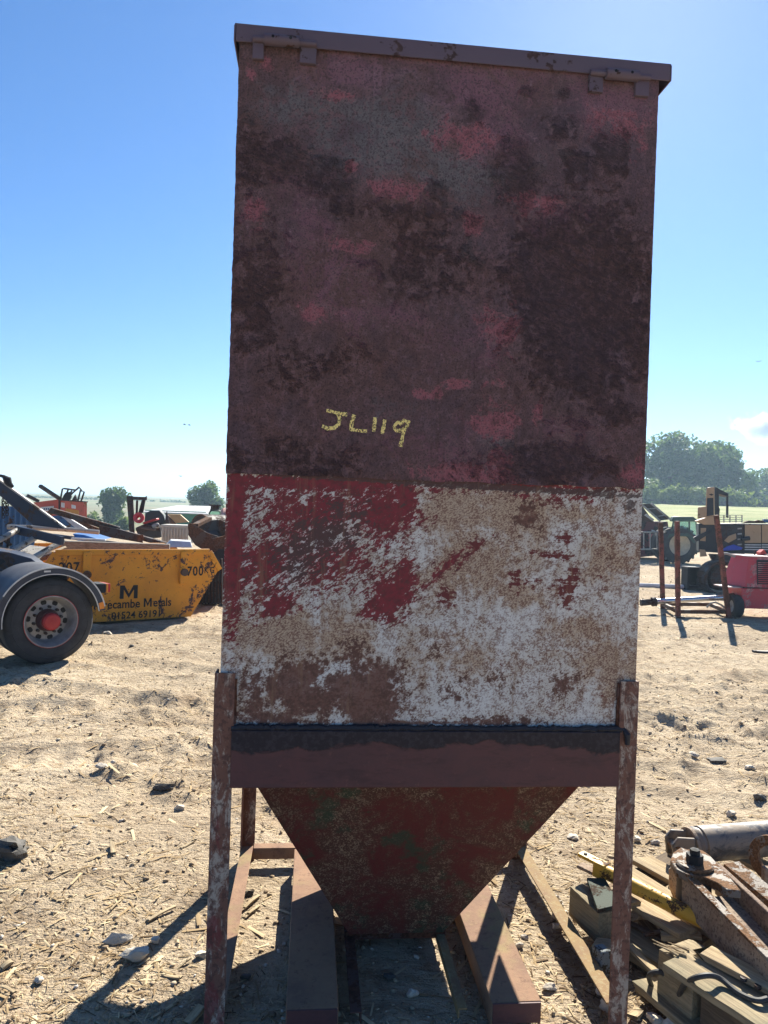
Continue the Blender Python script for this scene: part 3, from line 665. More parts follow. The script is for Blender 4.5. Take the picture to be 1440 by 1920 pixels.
# ---- skip lorry seen from behind its rear axle
trz = R(41)
wc = pz(94, 1243, 0.0)
lorry = thing('skip_lorry', 'dark navy skip lorry rear with black mudguard and red wheel hub', 'lorry', (wc.x, wc.y, -0.02), trz)
RW = 0.415
ax_in = (0, 1, 0)
def wheel(root, y0, with_hub):
    w = MB().lathe([(0.02, .24), (0.0, .28), (0.004, .335), (0.020, .375), (0.030, .395), (0.055, .413), (0.07, RW), (0.24, RW), (0.27, .40), (0.3, .33), (0.28, .24)], (0, y0, RW), ax_in, 56).build('wheel', M_tyre, root)
    tr = MB().lathe([(0.0035, .345), (0.0, .350), (0.004, .355)], (0, y0 + 0.004, RW), ax_in, 56, True).build('sidewall_rib', M_tyre, w)
    if not with_hub: return w
    MB().lathe([(0.02, .243), (-0.004, .249), (-0.006, .240), (0.02, .229), (0.055, .213), (0.12, .203), (0.145, .19), (0.138, .13), (0.128, .10), (0.15, .10), (0.17, .2), (0.06, .24)], (0, y0, RW), ax_in, 56).build('rim', M_alloy, w)
    MB().lathe([(-0.0075, .2475), (-0.0085, .2505), (-0.004, .2525)], (0, y0, RW), ax_in, 56).build('rim_stripe', M_redhub, w)
    MB().lathe([(0.13, .001), (0.13, .108), (0.10, .106), (0.06, .098), (0.02, .092), (0.02, .001)], (0, y0, RW), ax_in, 30, False).build('hub_drum', M_plain('hub_drum_paint', (0.09, 0.03, 0.03), 0.6), w)
    MB().lathe([(0.03, .001), (0.03, .082), (-0.02, .080), (-0.035, .066), (-0.04, .001)], (0, y0, RW), ax_in, 30, False).build('hub_cap', M_redhub, w)
    for k in range(10):
        a = k * math.pi / 5 + 0.2
        MB().tube((.128 * math.cos(a), y0 + .14, RW + .128 * math.sin(a)), (.128 * math.cos(a), y0 + .095, RW + .128 * math.sin(a)), .014, n=6).build('wheel_nut', M_dark, w)
        b = a + math.pi / 10
        MB().tube((.172 * math.cos(b), y0 + .15, RW + .172 * math.sin(b)), (.172 * math.cos(b), y0 + .1405 , RW + .172 * math.sin(b)), .027, n=14).build('hand_hole', M_black, w)
    return w
wheel(lorry, 0.0, True); wheel(lorry, 0.33, False)
def arc_band(mb, r0, r1, y0, y1, a0, a1, n=28):
    V = []
    for i in range(n + 1):
        a = R(a0 + (a1 - a0) * i / n); cs, sn = math.cos(a), math.sin(a)
        for r, y in ((r0, y0), (r1, y0), (r1, y1), (r0, y1)): V.append((r * cs, y, RW + 0.015 + r * sn))
    F = []
    for i in range(n):
        for k in range(4): F.append((i * 4 + k, i * 4 + (k + 1) % 4, i * 4 + 4 + (k + 1) % 4, i * 4 + 4 + k))
    F += [(0, 1, 2, 3), tuple(n * 4 + k for k in (3, 2, 1, 0))]
    return mb.add(V, F)
fen = arc_band(MB(), 0.500, 0.508, -0.03, 0.66, 8, 186).build('mudguard', M_fender, lorry)
arc_band(MB(), 0.448, 0.499, -0.034, -0.022, 8, 186).build('mudguard_skirt', M_navy, fen)
arc_band(MB(), 0.440, 0.4475, -0.038, -0.020, 8, 186).build('mudguard_trim', M_trim, fen)
arc_band(MB(), 0.4995, 0.512, -0.038, -0.0305, 12, 150).build('mudguard_trim', M_trim, fen)
arc_band(MB(), 0.452, 0.497, -0.044, -0.0345, 10, 18, 4).build('side_marker', M_amber, fen)
MB().box((-0.06, -0.0365, RW + 0.015 + 0.472), (0.06, 0.004, 0.016)).build('sticker', M_trim, fen)
tl = MB().box((0.50, 0.20, 0.70), (0.10, 0.22, 0.095)).build('tail_lamp', M_black, lorry, bevel=0.01)
MB().box((0.562, 0.20, 0.70), (0.022, 0.21, 0.09)).build('amber_lens', M_amber, tl, bevel=0.005)
MB().box((0.585, 0.20, 0.70), (0.022, 0.20, 0.085)).build('red_lens', M_redlens, tl, bevel=0.005)
MB().box((-1.5, 0.75, 0.70), (3.6, 0.5, 0.22)).build('chassis_rail', M_navy, lorry, bevel=0.01)
slab(lorry, 'body_side', M_navyw, [(-120, 1016), (18, 1036), (58, 1047), (84, 1066), (76, 1073), (-120, 1070)], 7.75, 0.5, 0.012)
slab(lorry, 'body_sill', M_navy, [(-120, 1072), (70, 1075), (64, 1092), (-120, 1118)], 7.85, 0.4)
slab(lorry, 'body_recess', M_black, [(-60, 1053), (6, 1048), (10, 1053), (-2, 1062), (-60, 1063)], 7.742, 0.02)
arm = slab(lorry, 'lift_arm', M_navyw, [(-70, 850), (0, 900), (60, 944), (124, 992), (62, 985), (30, 956), (0, 930), (-70, 880)], 8.9, 0.22, 0.01)
MB().bar(pY(-70, 849, 8.88), pY(123, 990, 8.88), 0.05, 0.018, up=(0.5, 0, 1)).build('arm_edge', M_grey, arm, True)
MB().pipe([pY(x, y, 8.8) for x, y in ((-40, 878), (-10, 890), (6, 893), (14, 900), (18, 908), (24, 913))], [.012, .013, .02, .05, .035, .02], 10).build('hydraulic_hose', M_black, lorry, True)
for ci, (cx_, y0_, n_) in enumerate(((5, 938, 8), (12, 942, 6))):
    for k in range(n_):
        c_ = pY(cx_ + (k % 2) * 1.2, y0_ + k * 4.4, 8.75); L = MB()
        dx, dy = (0.017, 0) if k % 2 else (0, 0.017)
        L.pipe([c_ + Vector((dx * math.cos(a), dy * math.cos(a), 0.021 * math.sin(a))) for a in [i * math.pi / 5 for i in range(11)]], 0.006, 6)
        L.build('chain_link', M_dark, lorry, True)

# ---- yellow skip
SC = Vector((-3.24, 9.74, 0)); srz = R(35)
SX = Vector((math.cos(srz), math.sin(srz), 0)); SY = Vector((-math.sin(srz), math.cos(srz), 0))
t = NT('yellow_skip_paint')
n1 = t.noise(4.5, 8, 0.7, t.co((1, 1, 0.8)), 1.4); n2 = t.noise(22, 5, 0.66, dist=0.8); n3 = t.noise(2.2, 4, 0.6)
v = t.math('ADD', n1, t.math('MULTIPLY', t.math('SUBTRACT', n2, 0.5), 0.5))
c = t.mix(t.ramp(n3, 0.35, 0.7), (0.72, 0.30, 0.02), (0.60, 0.235, 0.02))
c = t.mix(t.ramp(v, 0.57, 0.61), c, t.mix(t.ramp(n2, 0.4, 0.6), (0.11, 0.045, 0.035), (0.055, 0.03, 0.03)))
c = t.mix(t.ramp(n2, 0.60, 0.7, 0, 0.6), c, (0.30, 0.16, 0.05))
t.bump(n2, 0.3, 0.006); M_skip = t.out(c, 0.6, 0, 0.3)
skip = thing('yellow_skip', 'battered yellow waste skip lettered 207 and 700KG with rust scratches', 'skip', SC + Vector((0, 0, -0.02)), srz)
prof = [(-0.765, 0.02), (0.765, 0.02), (1.15, 0.66), (0.985, 0.945), (-0.985, 0.945), (-1.15, 0.66)]
for nm, y0 in (('side_plate', 0.0), ('side_plate', 1.36)):
    MB().prism([(x, y0, z) for x, z in prof], (0, 0.02, 0)).build(nm, M_skip, skip)
MB().box((0, 0.69, 0.03), (1.53, 1.33, 0.02)).build('floor_plate', M_brown, skip)
for s in (-1, 1):
    MB().prism([(s * 0.765, 0.022, 0.04), (s * 1.148, 0.022, 0.66), (s * 1.128, 0.022, 0.665), (s * 0.745, 0.022, 0.04)], (0, 1.336, 0)).build('end_plate', M_skip, skip)
    MB().bar((s * 1.0, -0.012, 0.91), (s * 1.16, -0.012, 0.655), 0.035, 0.075, up=(0, 0, 1)).build('corner_band', M_skip, skip, bevel=0.006)
    lug = MB().box((s * 0.63, -0.03, 0.70), (0.10, 0.055, 0.44)).build('lifting_post', M_skip, skip, bevel=0.008)
    MB().tube((s * 0.63, -0.10, 0.64), (s * 0.63, -0.05, 0.64), 0.05, n=16).build('lifting_pin', M_brown, lug)
MB().box((0, -0.016, 0.915), (2.0, 0.03, 0.075)).build('rim_band', M_skip, skip, bevel=0.008)
MB().box((0, 1.396, 0.915), (2.0, 0.03, 0.075)).build('rim_band', M_skip, skip, bevel=0.008)
t = NT('worn_black_stencil'); k = t.ramp(t.noise(30, 4, 0.7), 0.24, 0.34)
t.put(k, t.b.inputs['Alpha']); M_sten = t.out((0.025, 0.022, 0.02), 0.8)
def lettering(root, name, s, x, z, y, h, squash=1.0, bold=0.012, mat=None, rot=None, align='LEFT', shear=0.0):
    cu = bpy.data.curves.new(name, 'FONT'); cu.body = s; cu.size = h * 1.38; cu.offset = bold * h; cu.align_x = align; cu.resolution_u = 3; cu.shear = shear
    o = bpy.data.objects.new(name, cu); COL.objects.link(o)
    bpy.context.view_layer.update()
    me = bpy.data.meshes.new_from_object(o.evaluated_get(bpy.context.evaluated_depsgraph_get()))
    bpy.data.objects.remove(o); bpy.data.curves.remove(cu); me.name = name
    ob = bpy.data.objects.new(name, me); COL.objects.link(ob); me.materials.clear(); me.materials.append(mat or M_sten)
    ob.parent = root; ob.location = (x, y, z); ob.rotation_euler = rot or (R(90), 0, 0); ob.scale = (squash, 1, 1)
    return ob
for i, ch in enumerate('207'): lettering(skip, 'stencil_digit', ch, -0.955 + i * 0.086, 0.665, -0.004, 0.135, 0.8, 0.02)
for i, (ch, hh) in enumerate((('7', .13), ('0', .13), ('0', .13), ('K', .085), ('G', .085))): lettering(skip, 'stencil_digit', ch, 0.69 + i * 0.082, 0.585 + (0.03 if hh < .1 else 0), -0.004, hh, 0.8, 0.03)
def capital_m(x, z, w, h, s):
    P = [(0, 0), (0, h), (s * 1.15, h), (w / 2, h * 0.38), (w - s * 1.15, h), (w, h), (w, 0), (w - s, 0), (w - s, h * 0.68), (w / 2, 0.05 * h), (s, h * 0.68), (s, 0)]
    return MB().prism([(x + a, -0.0045, z + b) for a, b in P], (0, 0.002, 0)).build('painted_capital', M_sten, skip)
def run_of(text, x, z, h, sq, bold):
    o = lettering(skip, 'painted_word', text, x, z, -0.004, h, sq, bold); return x + max(v.co.x for v in o.data.vertices) * sq
capital_m(-0.605, 0.185, 0.105, 0.115, 0.021)
xe = run_of('orecambe', -0.485, 0.185, 0.115, 0.86, 0.022)
capital_m(xe + 0.05, 0.185, 0.105, 0.115, 0.021)
run_of('etals', xe + 0.172, 0.185, 0.115, 0.86, 0.022)
lettering(skip, 'painted_number', '01524 69191', -0.30, 0.045, -0.004, 0.095, 0.95, 0.02)
capital_m(-0.20, 0.305, 0.23, 0.175, 0.05)

# ---- scrap heaped in and behind the skip
def pipe_thing(name, label, cat, mat, pts, r, group=None, n=10):
    P = [Vector(p) for p in pts]; b = min(P, key=lambda p: p.z)
    th = thing(name, label, cat, b, 0, group); th_part = MB().pipe(P, r, n).build('tube', mat, th, True); return th
def single(mb, name, label, cat, mat, bevel=0, group=None):
    o = mb.build(name, mat, None, False, bevel); return tag(o, label, cat, group)

single(MB().bar(pY(117, 1023, 10.3), pY(318, 1029, 10.6), 0.16, 0.135), 'timber_beam', 'weathered grey timber beam lying along the skip rim', 'timber', M_wood('grey_timber', (0.27, 0.245, 0.21), (0.13, 0.115, 0.10)), 0.008)
single(MB().pipe([pY(14, 988, 9.6), pY(60, 989, 9.65), pY(130, 993, 9.8), pY(186, 998, 9.9)], 0.032, 10), 'steel_tube', 'long pale grey tube lying across the scrap behind the skip', 'tube', M_grey)
rk = thing('steel_rack', 'navy steel rack with round grey rungs above the lorry wheel', 'rack', base_of(60, 8.9))
for a, b in (((30, 993), (117, 1014)), ((-40, 1012), (36, 1046))):
    MB().bar(pY(*a, 9.1), pY(*b, 8.8), 0.05, 0.10).build('rail', M_navyw, rk, True)
for a, b in (((-12, 1018), (33, 994)), ((14, 1038), (70, 1006)), ((52, 1052), (118, 1014))):
    MB().tube(pY(*a, 8.55), pY(*b, 9.05), 0.034, n=12).build('rung', M_grey, rk, True)
MB().prism([pY(22, 1042, 8.7), pY(56, 1022, 9.1), pY(92, 1026, 9.1), pY(62, 1052, 8.7)], (0, 0.03, -0.03)).build('floor_plate', M_grey, rk, True)
for k, (a, b) in enumerate((((2, 1034), (4, 1003)), ((14, 1030), (17, 1002)), ((20, 1022), (8, 1012)))):
    MB().bar(pY(*a, 8.95), pY(*b, 9.0), 0.03, 0.03).build('broken_strut', M_dark, rk, True)

cv = thing('conveyor_frame', 'long dark steel channel frame slanting down behind the timber beam', 'frame', base_of(200, 11.6))
MB().bar(pY(97, 957, 11.8), pY(222, 993, 11.6), 0.10, 0.085).build('channel', M_dark, cv, True, 0.006)
MB().bar(pY(222, 996, 11.58), pY(315, 1022, 11.4), 0.10, 0.07).build('channel', M_dark, cv, True, 0.006)
slab(cv, 'web_plate', M_dark, [(186, 985), (226, 993), (265, 1004), (268, 1018), (186, 1004)], 11.45, 0.06)
MB().bar(pY(100, 954, 11.7), pY(222, 988, 11.5), 0.03, 0.012).build('flange_edge', M_brown, cv, True)
MB().bar(pY(92, 964, 11.9), pY(101, 954, 11.8), 0.08, 0.04).build('end_plate', M_brown, cv, True)
slab(cv, 'bracket', M_brown, [(257, 1004), (268, 1002), (270, 1012), (258, 1016)], 11.4, 0.04)
single(MB().prism([pY(92, 968, 12.3), pY(112, 966, 12.3), pY(146, 992, 12.2), pY(120, 996, 12.2)], (0, 0.06, 0)), 'sheet_metal_panel', 'dark blue sheet panel standing behind the long grey tube', 'panel', M_blue)
single(MB().prism([pY(115, 968, 12.1), pY(122, 967, 12.1), pY(168, 995, 12.0), pY(146, 994, 12.0)], (0, 0.05, 0)), 'sheet_metal_panel', 'narrow white sheet strip leaning beside the blue panel', 'panel', M_white)
single(MB().prism([pY(138, 972, 12.5), pY(186, 991, 12.4), pY(184, 999, 12.4), pY(160, 997, 12.4)], (0, 0.06, 0)), 'sheet_metal_panel', 'brown rusted sheet under the dark channel frame', 'panel', M_brown)
single(MB().prism([pY(136, 1001, 10.9), pY(158, 1003, 10.9), pY(190, 1013, 10.8), pY(146, 1014, 10.8)], (0, 0.4, 0.02)), 'sheet_metal_panel', 'small bright blue sheet lying above the timber beam', 'panel', M_plain('bright_blue_sheet', (0.05, 0.17, 0.42), 0.5))
single(MB().bar(pY(134, 1010, 10.7), pY(198, 1013, 10.7), 0.05, 0.03), 'white_batten', 'short white batten lying just above the timber beam', 'batten', M_white, 0.004)
single(MB().bar(pY(100, 1004, 11.0), pY(225, 1020, 10.9), 0.06, 0.05), 'steel_bar', 'straight dark steel bar lying between blue sheets and timber beam', 'bar', M_navyw, 0.004)
single(MB().prism([pY(88, 1036, 9.6), pY(120, 1024, 9.9), pY(122, 1027, 9.9), pY(95, 1040, 9.6)], (0, 0.05, 0.0)), 'broken_board', 'pale broken board poking out over the skip left end', 'board', M_wood('pale_board'), 0)
single(MB().bar(pY(72, 1049, 9.35), pY(100, 1038, 9.55), 0.10, 0.05), 'rusty_flat', 'rusty brown flat bar at the skip left corner', 'bar', M_brown)

# navy corrugated sheet behind the lift arm
cs = MB(); P0 = pY(-20, 948, 13.0); P1 = pY(66, 952, 13.0); V = []
for i in range(49):
    x = P0.x + (P1.x - P0.x) * i / 48; yy = 13.0 + 0.03 * math.sin(i * math.pi / 3)
    V += [(x, yy, P0.z), (x, yy, 0.6), (x, yy + 0.02, 0.6), (x, yy + 0.02, P0.z)]
F = [(i * 4 + k, i * 4 + (k + 1) % 4, i * 4 + 4 + (k + 1) % 4, i * 4 + 4 + k) for i in range(48) for k in range(4)] + [(0, 1, 2, 3), (195, 194, 193, 192)]
single(cs.add(V, F), 'corrugated_sheet', 'navy corrugated steel sheet standing behind the lorry lift arm', 'panel', M_blue)

# orange-red box body with a burnt cab frame on top
M_ored = M_worn('orange_red_paint', (0.50, 0.085, 0.05), (0.30, 0.16, 0.05), 0.22, 2.2, 0.6)
bx = thing('red_container', 'orange red scrap container with white sticker far behind the skip', 'container', base_of(120, 19.5))
slab(bx, 'front_wall', M_ored, [(56, 943), (111, 936), (111, 975), (56, 985)], 19.6, 0.05)
MB().prism([pY(112, 936, 19.55), pY(160, 940, 18.6), pY(160, 985, 18.6), pY(112, 985, 19.55)], (0.02, 0.05, 0)).build('end_wall', M_ored, bx, True)
MB().prism([pY(111, 936, 19.5), pY(160, 940, 18.55), pY(160, 942, 18.55), pY(111, 938.5, 19.5)], (0.02, 0.12, 0)).build('top_rail', M_dark, bx, True)
slab(bx, 'corner_post', M_dark, [(109.5, 936), (112.5, 936), (112.5, 985), (109.5, 985)], 19.5, 0.06)
pl = slab(bx, 'sign_plate', M_white, [(76, 951), (101, 948.5), (101, 957), (78, 960)], 19.55, 0.02)
for k in range(4): slab(bx, 'sign_mark', M_blue, [(82 + k * 4, 952.6), (84.5 + k * 4, 952.4), (84.5 + k * 4, 956), (82 + k * 4, 956.4)], 19.54, 0.008)
slab(bx, 'sticker', M_white, [(114.5, 942), (121, 943), (121, 952), (114.5, 951)], 18.95, 0.02)
slab(bx, 'sticker', M_plain('orange_patch', (0.55, 0.25, 0.04), 0.6), [(123, 953), (148, 957), (148, 966), (123, 963)], 18.6, 0.02)
slab(bx, 'sticker', M_white, [(134, 946), (142, 948), (142, 954), (134, 953)], 18.6, 0.02)
cg = thing('burnt_cab_frame', 'burnt tubular cab frame lying on the orange red container', 'frame', pY(135, 941, 18.9))
for pts in (((113, 938), (117, 917), (120, 916), (142, 919)), ((142, 919), (148, 913), (154, 921), (158, 922), (152, 940)), ((121, 938), (142, 919), (147, 915)), ((146, 939), (151, 919)), ((135, 920), (131, 926)), ((128, 918), (125, 925))):
    MB().pipe([pY(x, y, 18.9) for x, y in pts], 0.022, 7).build('tube', M_dark, cg, True)
slab(cg, 'torn_sheet', M_black, [(115, 937), (122, 924), (131, 922), (134, 931), (130, 939)], 18.85, 0.25)
slab(cg, 'torn_sheet', M_dark, [(134, 939), (141, 927), (145, 938)], 18.8, 0.2)
single(MB().bar(pY(75, 911, 18.3), pY(113, 936, 18.8), 0.10, 0.075), 'steel_bar', 'dark bar pointing up left above the orange red container', 'bar', M_dark)
single(MB().bar(pY(51, 929, 18.6), pY(72, 940, 18.8), 0.10, 0.07), 'steel_bar', 'short dark bar beside the lift arm above the red container', 'bar', M_dark)

# burnt-out forklift
fk = thing('burnt_forklift', 'burnt out dark forklift with tall mast and red seat', 'forklift', base_of(272, 14.8))
slab(fk, 'mast_upright', M_dark, [(237, 930), (249, 930), (252, 1003), (243, 1003)], 14.6, 0.16, 0.01)
slab(fk, 'mast_upright', M_dark, [(266, 936), (273, 935), (268, 962), (259, 962)], 14.9, 0.14, 0.01)
slab(fk, 'mast_head', M_dark, [(248, 931), (272, 932), (275, 929.5), (275, 938), (248, 937)], 14.55, 0.2, 0.01)
slab(fk, 'lift_cylinder', M_dark, [(255, 938), (259, 938), (258, 966), (254, 966)], 14.8, 0.07)
slab(fk, 'cowl', M_plain('dark_green_cowl', (0.035, 0.05, 0.045), 0.6), [(270, 985), (272, 962), (282, 957.5), (300, 957), (307, 966), (312, 985)], 14.5, 0.7, 0.03)
slab(fk, 'bent_panel', M_dark, [(309, 982), (311, 963), (313, 957), (315, 968), (318, 983)], 14.4, 0.05)
MB().lathe([(0, .02), (0, .085), (.05, .105), (.10, .10), (.10, .05)], pY(261, 972, 14.2), (0.2, -1, 0.2), 18).build('seat_back', M_plain('red_seat', (0.55, 0.05, 0.06), 0.5), fk, True)
MB().bar(pY(270, 981, 14.2), pY(296, 973, 14.2), 0.18, 0.035).build('seat_pad', M_redhub, fk, True, 0.01)
MB().bar(pY(262, 989, 14.1), pY(291, 993, 14.1), 0.12, 0.04).build('foot_plate', M_brown, fk, True, 0.01)
slab(fk, 'engine_block', M_dark, [(253, 990), (270, 983), (300, 984), (303, 1008), (262, 1012)], 14.3, 0.6, 0.03)
slab(fk, 'counterweight', M_grey, [(283, 984), (296, 980), (301, 990), (286, 991)], 14.15, 0.2, 0.03)

# white crate, block, bucket, tank, sheds
cr = thing('plastic_crate', 'tall cream slatted plastic crate standing behind the skip', 'crate', base_of(326, 12.9))
c0, c1 = pY(303, 985, 12.8), pY(352, 1020, 12.8)
MB().box(((c0.x + c1.x) / 2, 13.0, (c0.z + c1.z) / 2), (c1.x - c0.x, 0.38, c0.z - c1.z)).build('tub', M_cream, cr, True, 0.008)
MB().box(((c0.x + c1.x) / 2, 13.0, c0.z - 0.01), (c1.x - c0.x + 0.03, 0.41, 0.05)).build('rim', M_cream, cr, True, 0.008)
for k in range(9):
    fx = k / 8; xx = c0.x + 0.03 + (c1.x - c0.x - 0.06) * fx
    MB().box((xx, 12.80, c1.z + 0.15), (0.022, 0.03, 0.24)).build('slat', M_cream, cr, True, 0.003)
single(MB().prism([pY(308, 1026, 10.75), pY(320, 1013, 10.85), pY(358, 1015, 11.0), pY(361, 1027, 10.9)], (-0.1, 0.35, 0)), 'foam_block', 'pale grey foam block resting on the skip right end', 'block', M_plain('pale_foam', (0.55, 0.57, 0.6), 0.8), 0.01)

bk = thing('digger_bucket', 'rusty open digger bucket beside the skip right end', 'bucket', base_of(390, 11.6))
bp = [(352, 984), (356, 980.5), (366, 985), (390, 1000), (408, 1005), (411, 1016), (404, 1036), (386, 1034), (366, 1022), (354, 1003)]
slab(bk, 'side_plate', M_brown, bp, 11.6, 0.035, 0.006)
MB().prism([p + Vector((0.30, 0.75, 0.05)) for p in [pY(x, y, 11.6) for x, y in bp]], (0, 0.035, 0)).build('side_plate', M_brown, bk, True, 0.006)
pts = [pY(x, y, 11.6) for x, y in ((354, 983), (353, 1003), (366, 1022), (386, 1034), (404, 1036))]
mb = MB()
for i in range(len(pts) - 1):
    o = Vector((0.30, 0.75, 0.05)); mb.prism([pts[i], pts[i + 1], pts[i + 1] + o, pts[i] + o], (0.0, 0, 0.02))
mb.build('back_shell', M_dark, bk, True)
for k in range(3): 
    b0 = pY(404, 1036, 11.6) + Vector((0.30, 0.75, 0.05)) * (k / 2.0)
    MB().prism([b0, b0 + Vector((0.05, 0, 0.10)), b0 + Vector((0.16, 0, 0.0)), b0 + Vector((0.05, 0, -0.06))], (0.03, 0.08, 0)).build('tooth', M_brown, bk, True)
MB().bar(pY(366, 985, 11.65), pY(392, 972, 12.2), 0.10, 0.05).build('hinge_ear', M_brown, bk, True)
t2 = thing('scrap_drum', 'large dark half drum lying behind the rusty digger bucket', 'drum', base_of(385, 13.6))
MB().lathe([(0, .001), (0, .27), (.55, .27), (.55, .001)], pY(376, 992, 13.6), (0.55, 0.8, 0), 32, False).build('drum_shell', M_dark, t2, True)
MB().lathe([(-.01, .275), (.03, .275), (.03, .25), (-.01, .25)], pY(376, 992, 13.6), (0.55, 0.8, 0), 32).build('drum_rim', M_brown, t2, True)
tk = thing('pink_tank', 'faded pink round tank with dark filler cap behind the bucket', 'tank', base_of(408, 17))
MB().lathe([(0, .001), (0, .50), (.05, .54), (1.5, .54), (1.55, .001)], pY(414, 996, 17), (1, 0.15, 0), 30, False).build('shell', M_worn('faded_pink_paint', (0.52, 0.27, 0.22), (0.2, 0.1, 0.07), 0.15, 2, 0.7), tk, True)
MB().lathe([(0, .001), (0, .10), (.09, .10), (.09, .14), (.12, .14), (.12, .001)], pY(403, 956, 17), (0, 0, 1), 16, False).build('filler_cap', M_dark, tk, True)
MB().pipe([pY(397, 956, 16.6), pY(392, 962, 16.5), pY(394, 966, 16.5)], 0.015, 6).build('cable', M_black, tk, True)
hp = thing('tan_panel_box', 'tan sheet metal box standing behind the burnt forklift', 'box', base_of(330, 19))
slab(hp, 'sloping_top', M_plain('tan_sheet', (0.42, 0.27, 0.12), 0.6), [(314, 964), (338, 965), (354, 979), (330, 981)], 18.8, 0.3)
slab(hp, 'side', M_brown, [(313, 965), (330, 981), (330, 1000), (313, 1000)], 18.9, 0.3)
gr = thing('ribbed_grab', 'dark ribbed scrap grab standing at the skip right end', 'grab', base_of(392, 11.3))
for k in range(8): 
    x0 = 372 + k * 6
    slab(gr, 'rib', M_dark, [(x0, 1062 - k * 2), (x0 + 3.4, 1062 - k * 2), (x0 + 2.6, 1133), (x0 - 0.2, 1133)], 11.25, 0.07)
slab(gr, 'back_plate', M_black, [(366, 1062), (410, 1030), (424, 1030), (424, 1131), (366, 1131)], 11.45, 0.25)
slab(gr, 'top_bracket', M_brown, [(398, 1010), (424, 1004), (424, 1038), (402, 1036)], 11.5, 0.12)
M_green = M_plain('green_sheet', (0.05, 0.22, 0.11), 0.6)
sh = thing('green_shed', 'low green shed with a pale white sheet roof in the distance', 'shed', base_of(330, 40))
q0, q1 = pY(272, 965, 40), pY(386, 965, 40)
MB().box(((q0.x + q1.x) / 2, 42, -0.6), (q1.x - q0.x, 4.0, 3.2)).build('wall', M_green, sh, True)
MB().prism([(q0.x - .2, 39.7, q0.z + .12), (q1.x + .2, 39.7, q0.z + .12), (q1.x - 0.2, 42, q0.z + .52), (q0.x + 1.2, 42, q0.z + .50)], (0, 0, 0.05)).build('roof', M_white, sh, True)
MB().prism([(q0.x + 1.2, 42, q0.z + .50), (q1.x - .2, 42, q0.z + .52), (q1.x + .2, 44.2, q0.z + .12), (q0.x - .2, 44.2, q0.z + .12)], (0, 0, 0.05)).build('roof', M_white, sh, True)

# ================================================================== BACKGROUND, RIGHT
M_post = M_worn('red_oxide_post', (0.20, 0.060, 0.045), (0.13, 0.06, 0.04), 0.4, 6, 0.75)
stl = thing('post_stillage', 'rusty red post stillage frame with one leaning post', 'stillage', pz(1271, 1158))
for (bx_, by, bY, tx, ty, tY) in ((1243, 1146, 12.7, 1238.5, 980, 12.7), (1271.5, 1158, 11.75, 1269.5, 977, 11.75), (1367, 1158, 11.9, 1343, 966, 11.6)):
    b, tt_ = pY(bx_, by, bY), pY(tx, ty, tY)
    b.z = -0.03
    MB().bar(b, tt_, 0.068, 0.068, up=(0, 1, 0)).build('post', M_post, stl, True, 0.006)
    MB().box((b.x, b.y, 0.005), (0.16, 0.16, 0.02)).build('foot_plate', M_brown, stl, True)
pA, pB, pC = pY(1243, 1140, 12.7), pY(1271, 1150, 11.75), pY(1366, 1150, 11.9)
pA.z = pB.z = pC.z = 0.09
pD = pC + (pA - pB)
for a, b in ((pA, pB), (pB, pC), (pC, pD), (pA, pD)):
    MB().bar(a, b, 0.06, 0.06).build('base_rail', M_brown, stl, True, 0.004)
rod = thing('hydraulic_ram', 'bright chrome hydraulic rod with rusty end lying across the stillage', 'hydraulic ram', pY(1290, 1133, 12.1))
a, b = pY(1228, 1128, 12.1), pY(1362, 1120, 12.15)
MB().tube(a, b, 0.045, n=18).build('chrome_rod', M_plain('chrome', (0.62, 0.63, 0.65), 0.25, 0.9, var=0.15), rod, True)
MB().tube(pY(1222, 1128.5, 12.1), pY(1230, 1128, 12.1), 0.075, n=16).build('end_collar', M_dark, rod, True)
MB().tube(pY(1201, 1130, 12.1), pY(1223, 1128.5, 12.1), 0.055, 0.05, n=16).build('rod_eye', M_dark, rod, True)
MB().tube(pY(1358, 1120, 12.15), pY(1376, 1118, 12.15), 0.055, n=16).build('gland', M_brown, rod, True)
pipe_thing('bent_hose', 'thin pale bent pipe lying inside the stillage base', 'pipe', M_grey, [pY(x, y, 12.15) + Vector((0, 0, 0)) for x, y in ((1325, 1139), (1332, 1131), (1341, 1129), (1352, 1134), (1363, 1142))], 0.016)
pipe_thing('ground_pipe', 'long white pipe lying on the ground beyond the stillage', 'pipe', M_white, [Vector((*pz(1150, 1098)[:2], 0.03)), Vector((*pz(1262, 1102)[:2], 0.03)), Vector((*pz(1334, 1105)[:2], 0.03))], 0.05)

# red compressor
cp0 = pz(1398, 1160)
M_cred = M_worn('sun_faded_red_paint', (0.52, 0.055, 0.075), (0.58, 0.26, 0.26), 0.30, 2.5, 0.5)
cmpr = thing('towed_compressor', 'red towed compressor with louvred canopy and one small wheel', 'compressor', (cp0.x, cp0.y + 0.1, -0.02), R(4))
MB().prism([(0.0, 0, 0.17), (1.5, 0, 0.17), (1.5, 0, 0.50), (-0.03, 0, 0.50), (-0.03, 0, 0.44)], (0, 0.55, 0)).build('lower_body', M_cred, cmpr, False, 0.012)
MB().add([(0.02, 0.0, .515), (1.5, 0, .515), (1.5, .55, .515), (-0.08, .55, .515), (0.10, .05, 1.0), (1.5, .05, 1.0), (1.5, .5, 1.0), (0.06, .5, 1.0)],
         [(0, 1, 5, 4), (1, 2, 6, 5), (2, 3, 7, 6), (3, 0, 4, 7), (4, 5, 6, 7), (3, 2, 1, 0)]).build('canopy', M_cred, cmpr, False, 0.004)
MB().box((0.79, 0.275, 1.012), (1.44, 0.48, 0.018)).build('roof_plate', M_plain('faded_pink_roof', (0.62, 0.42, 0.40), 0.5), cmpr, False, 0.006)
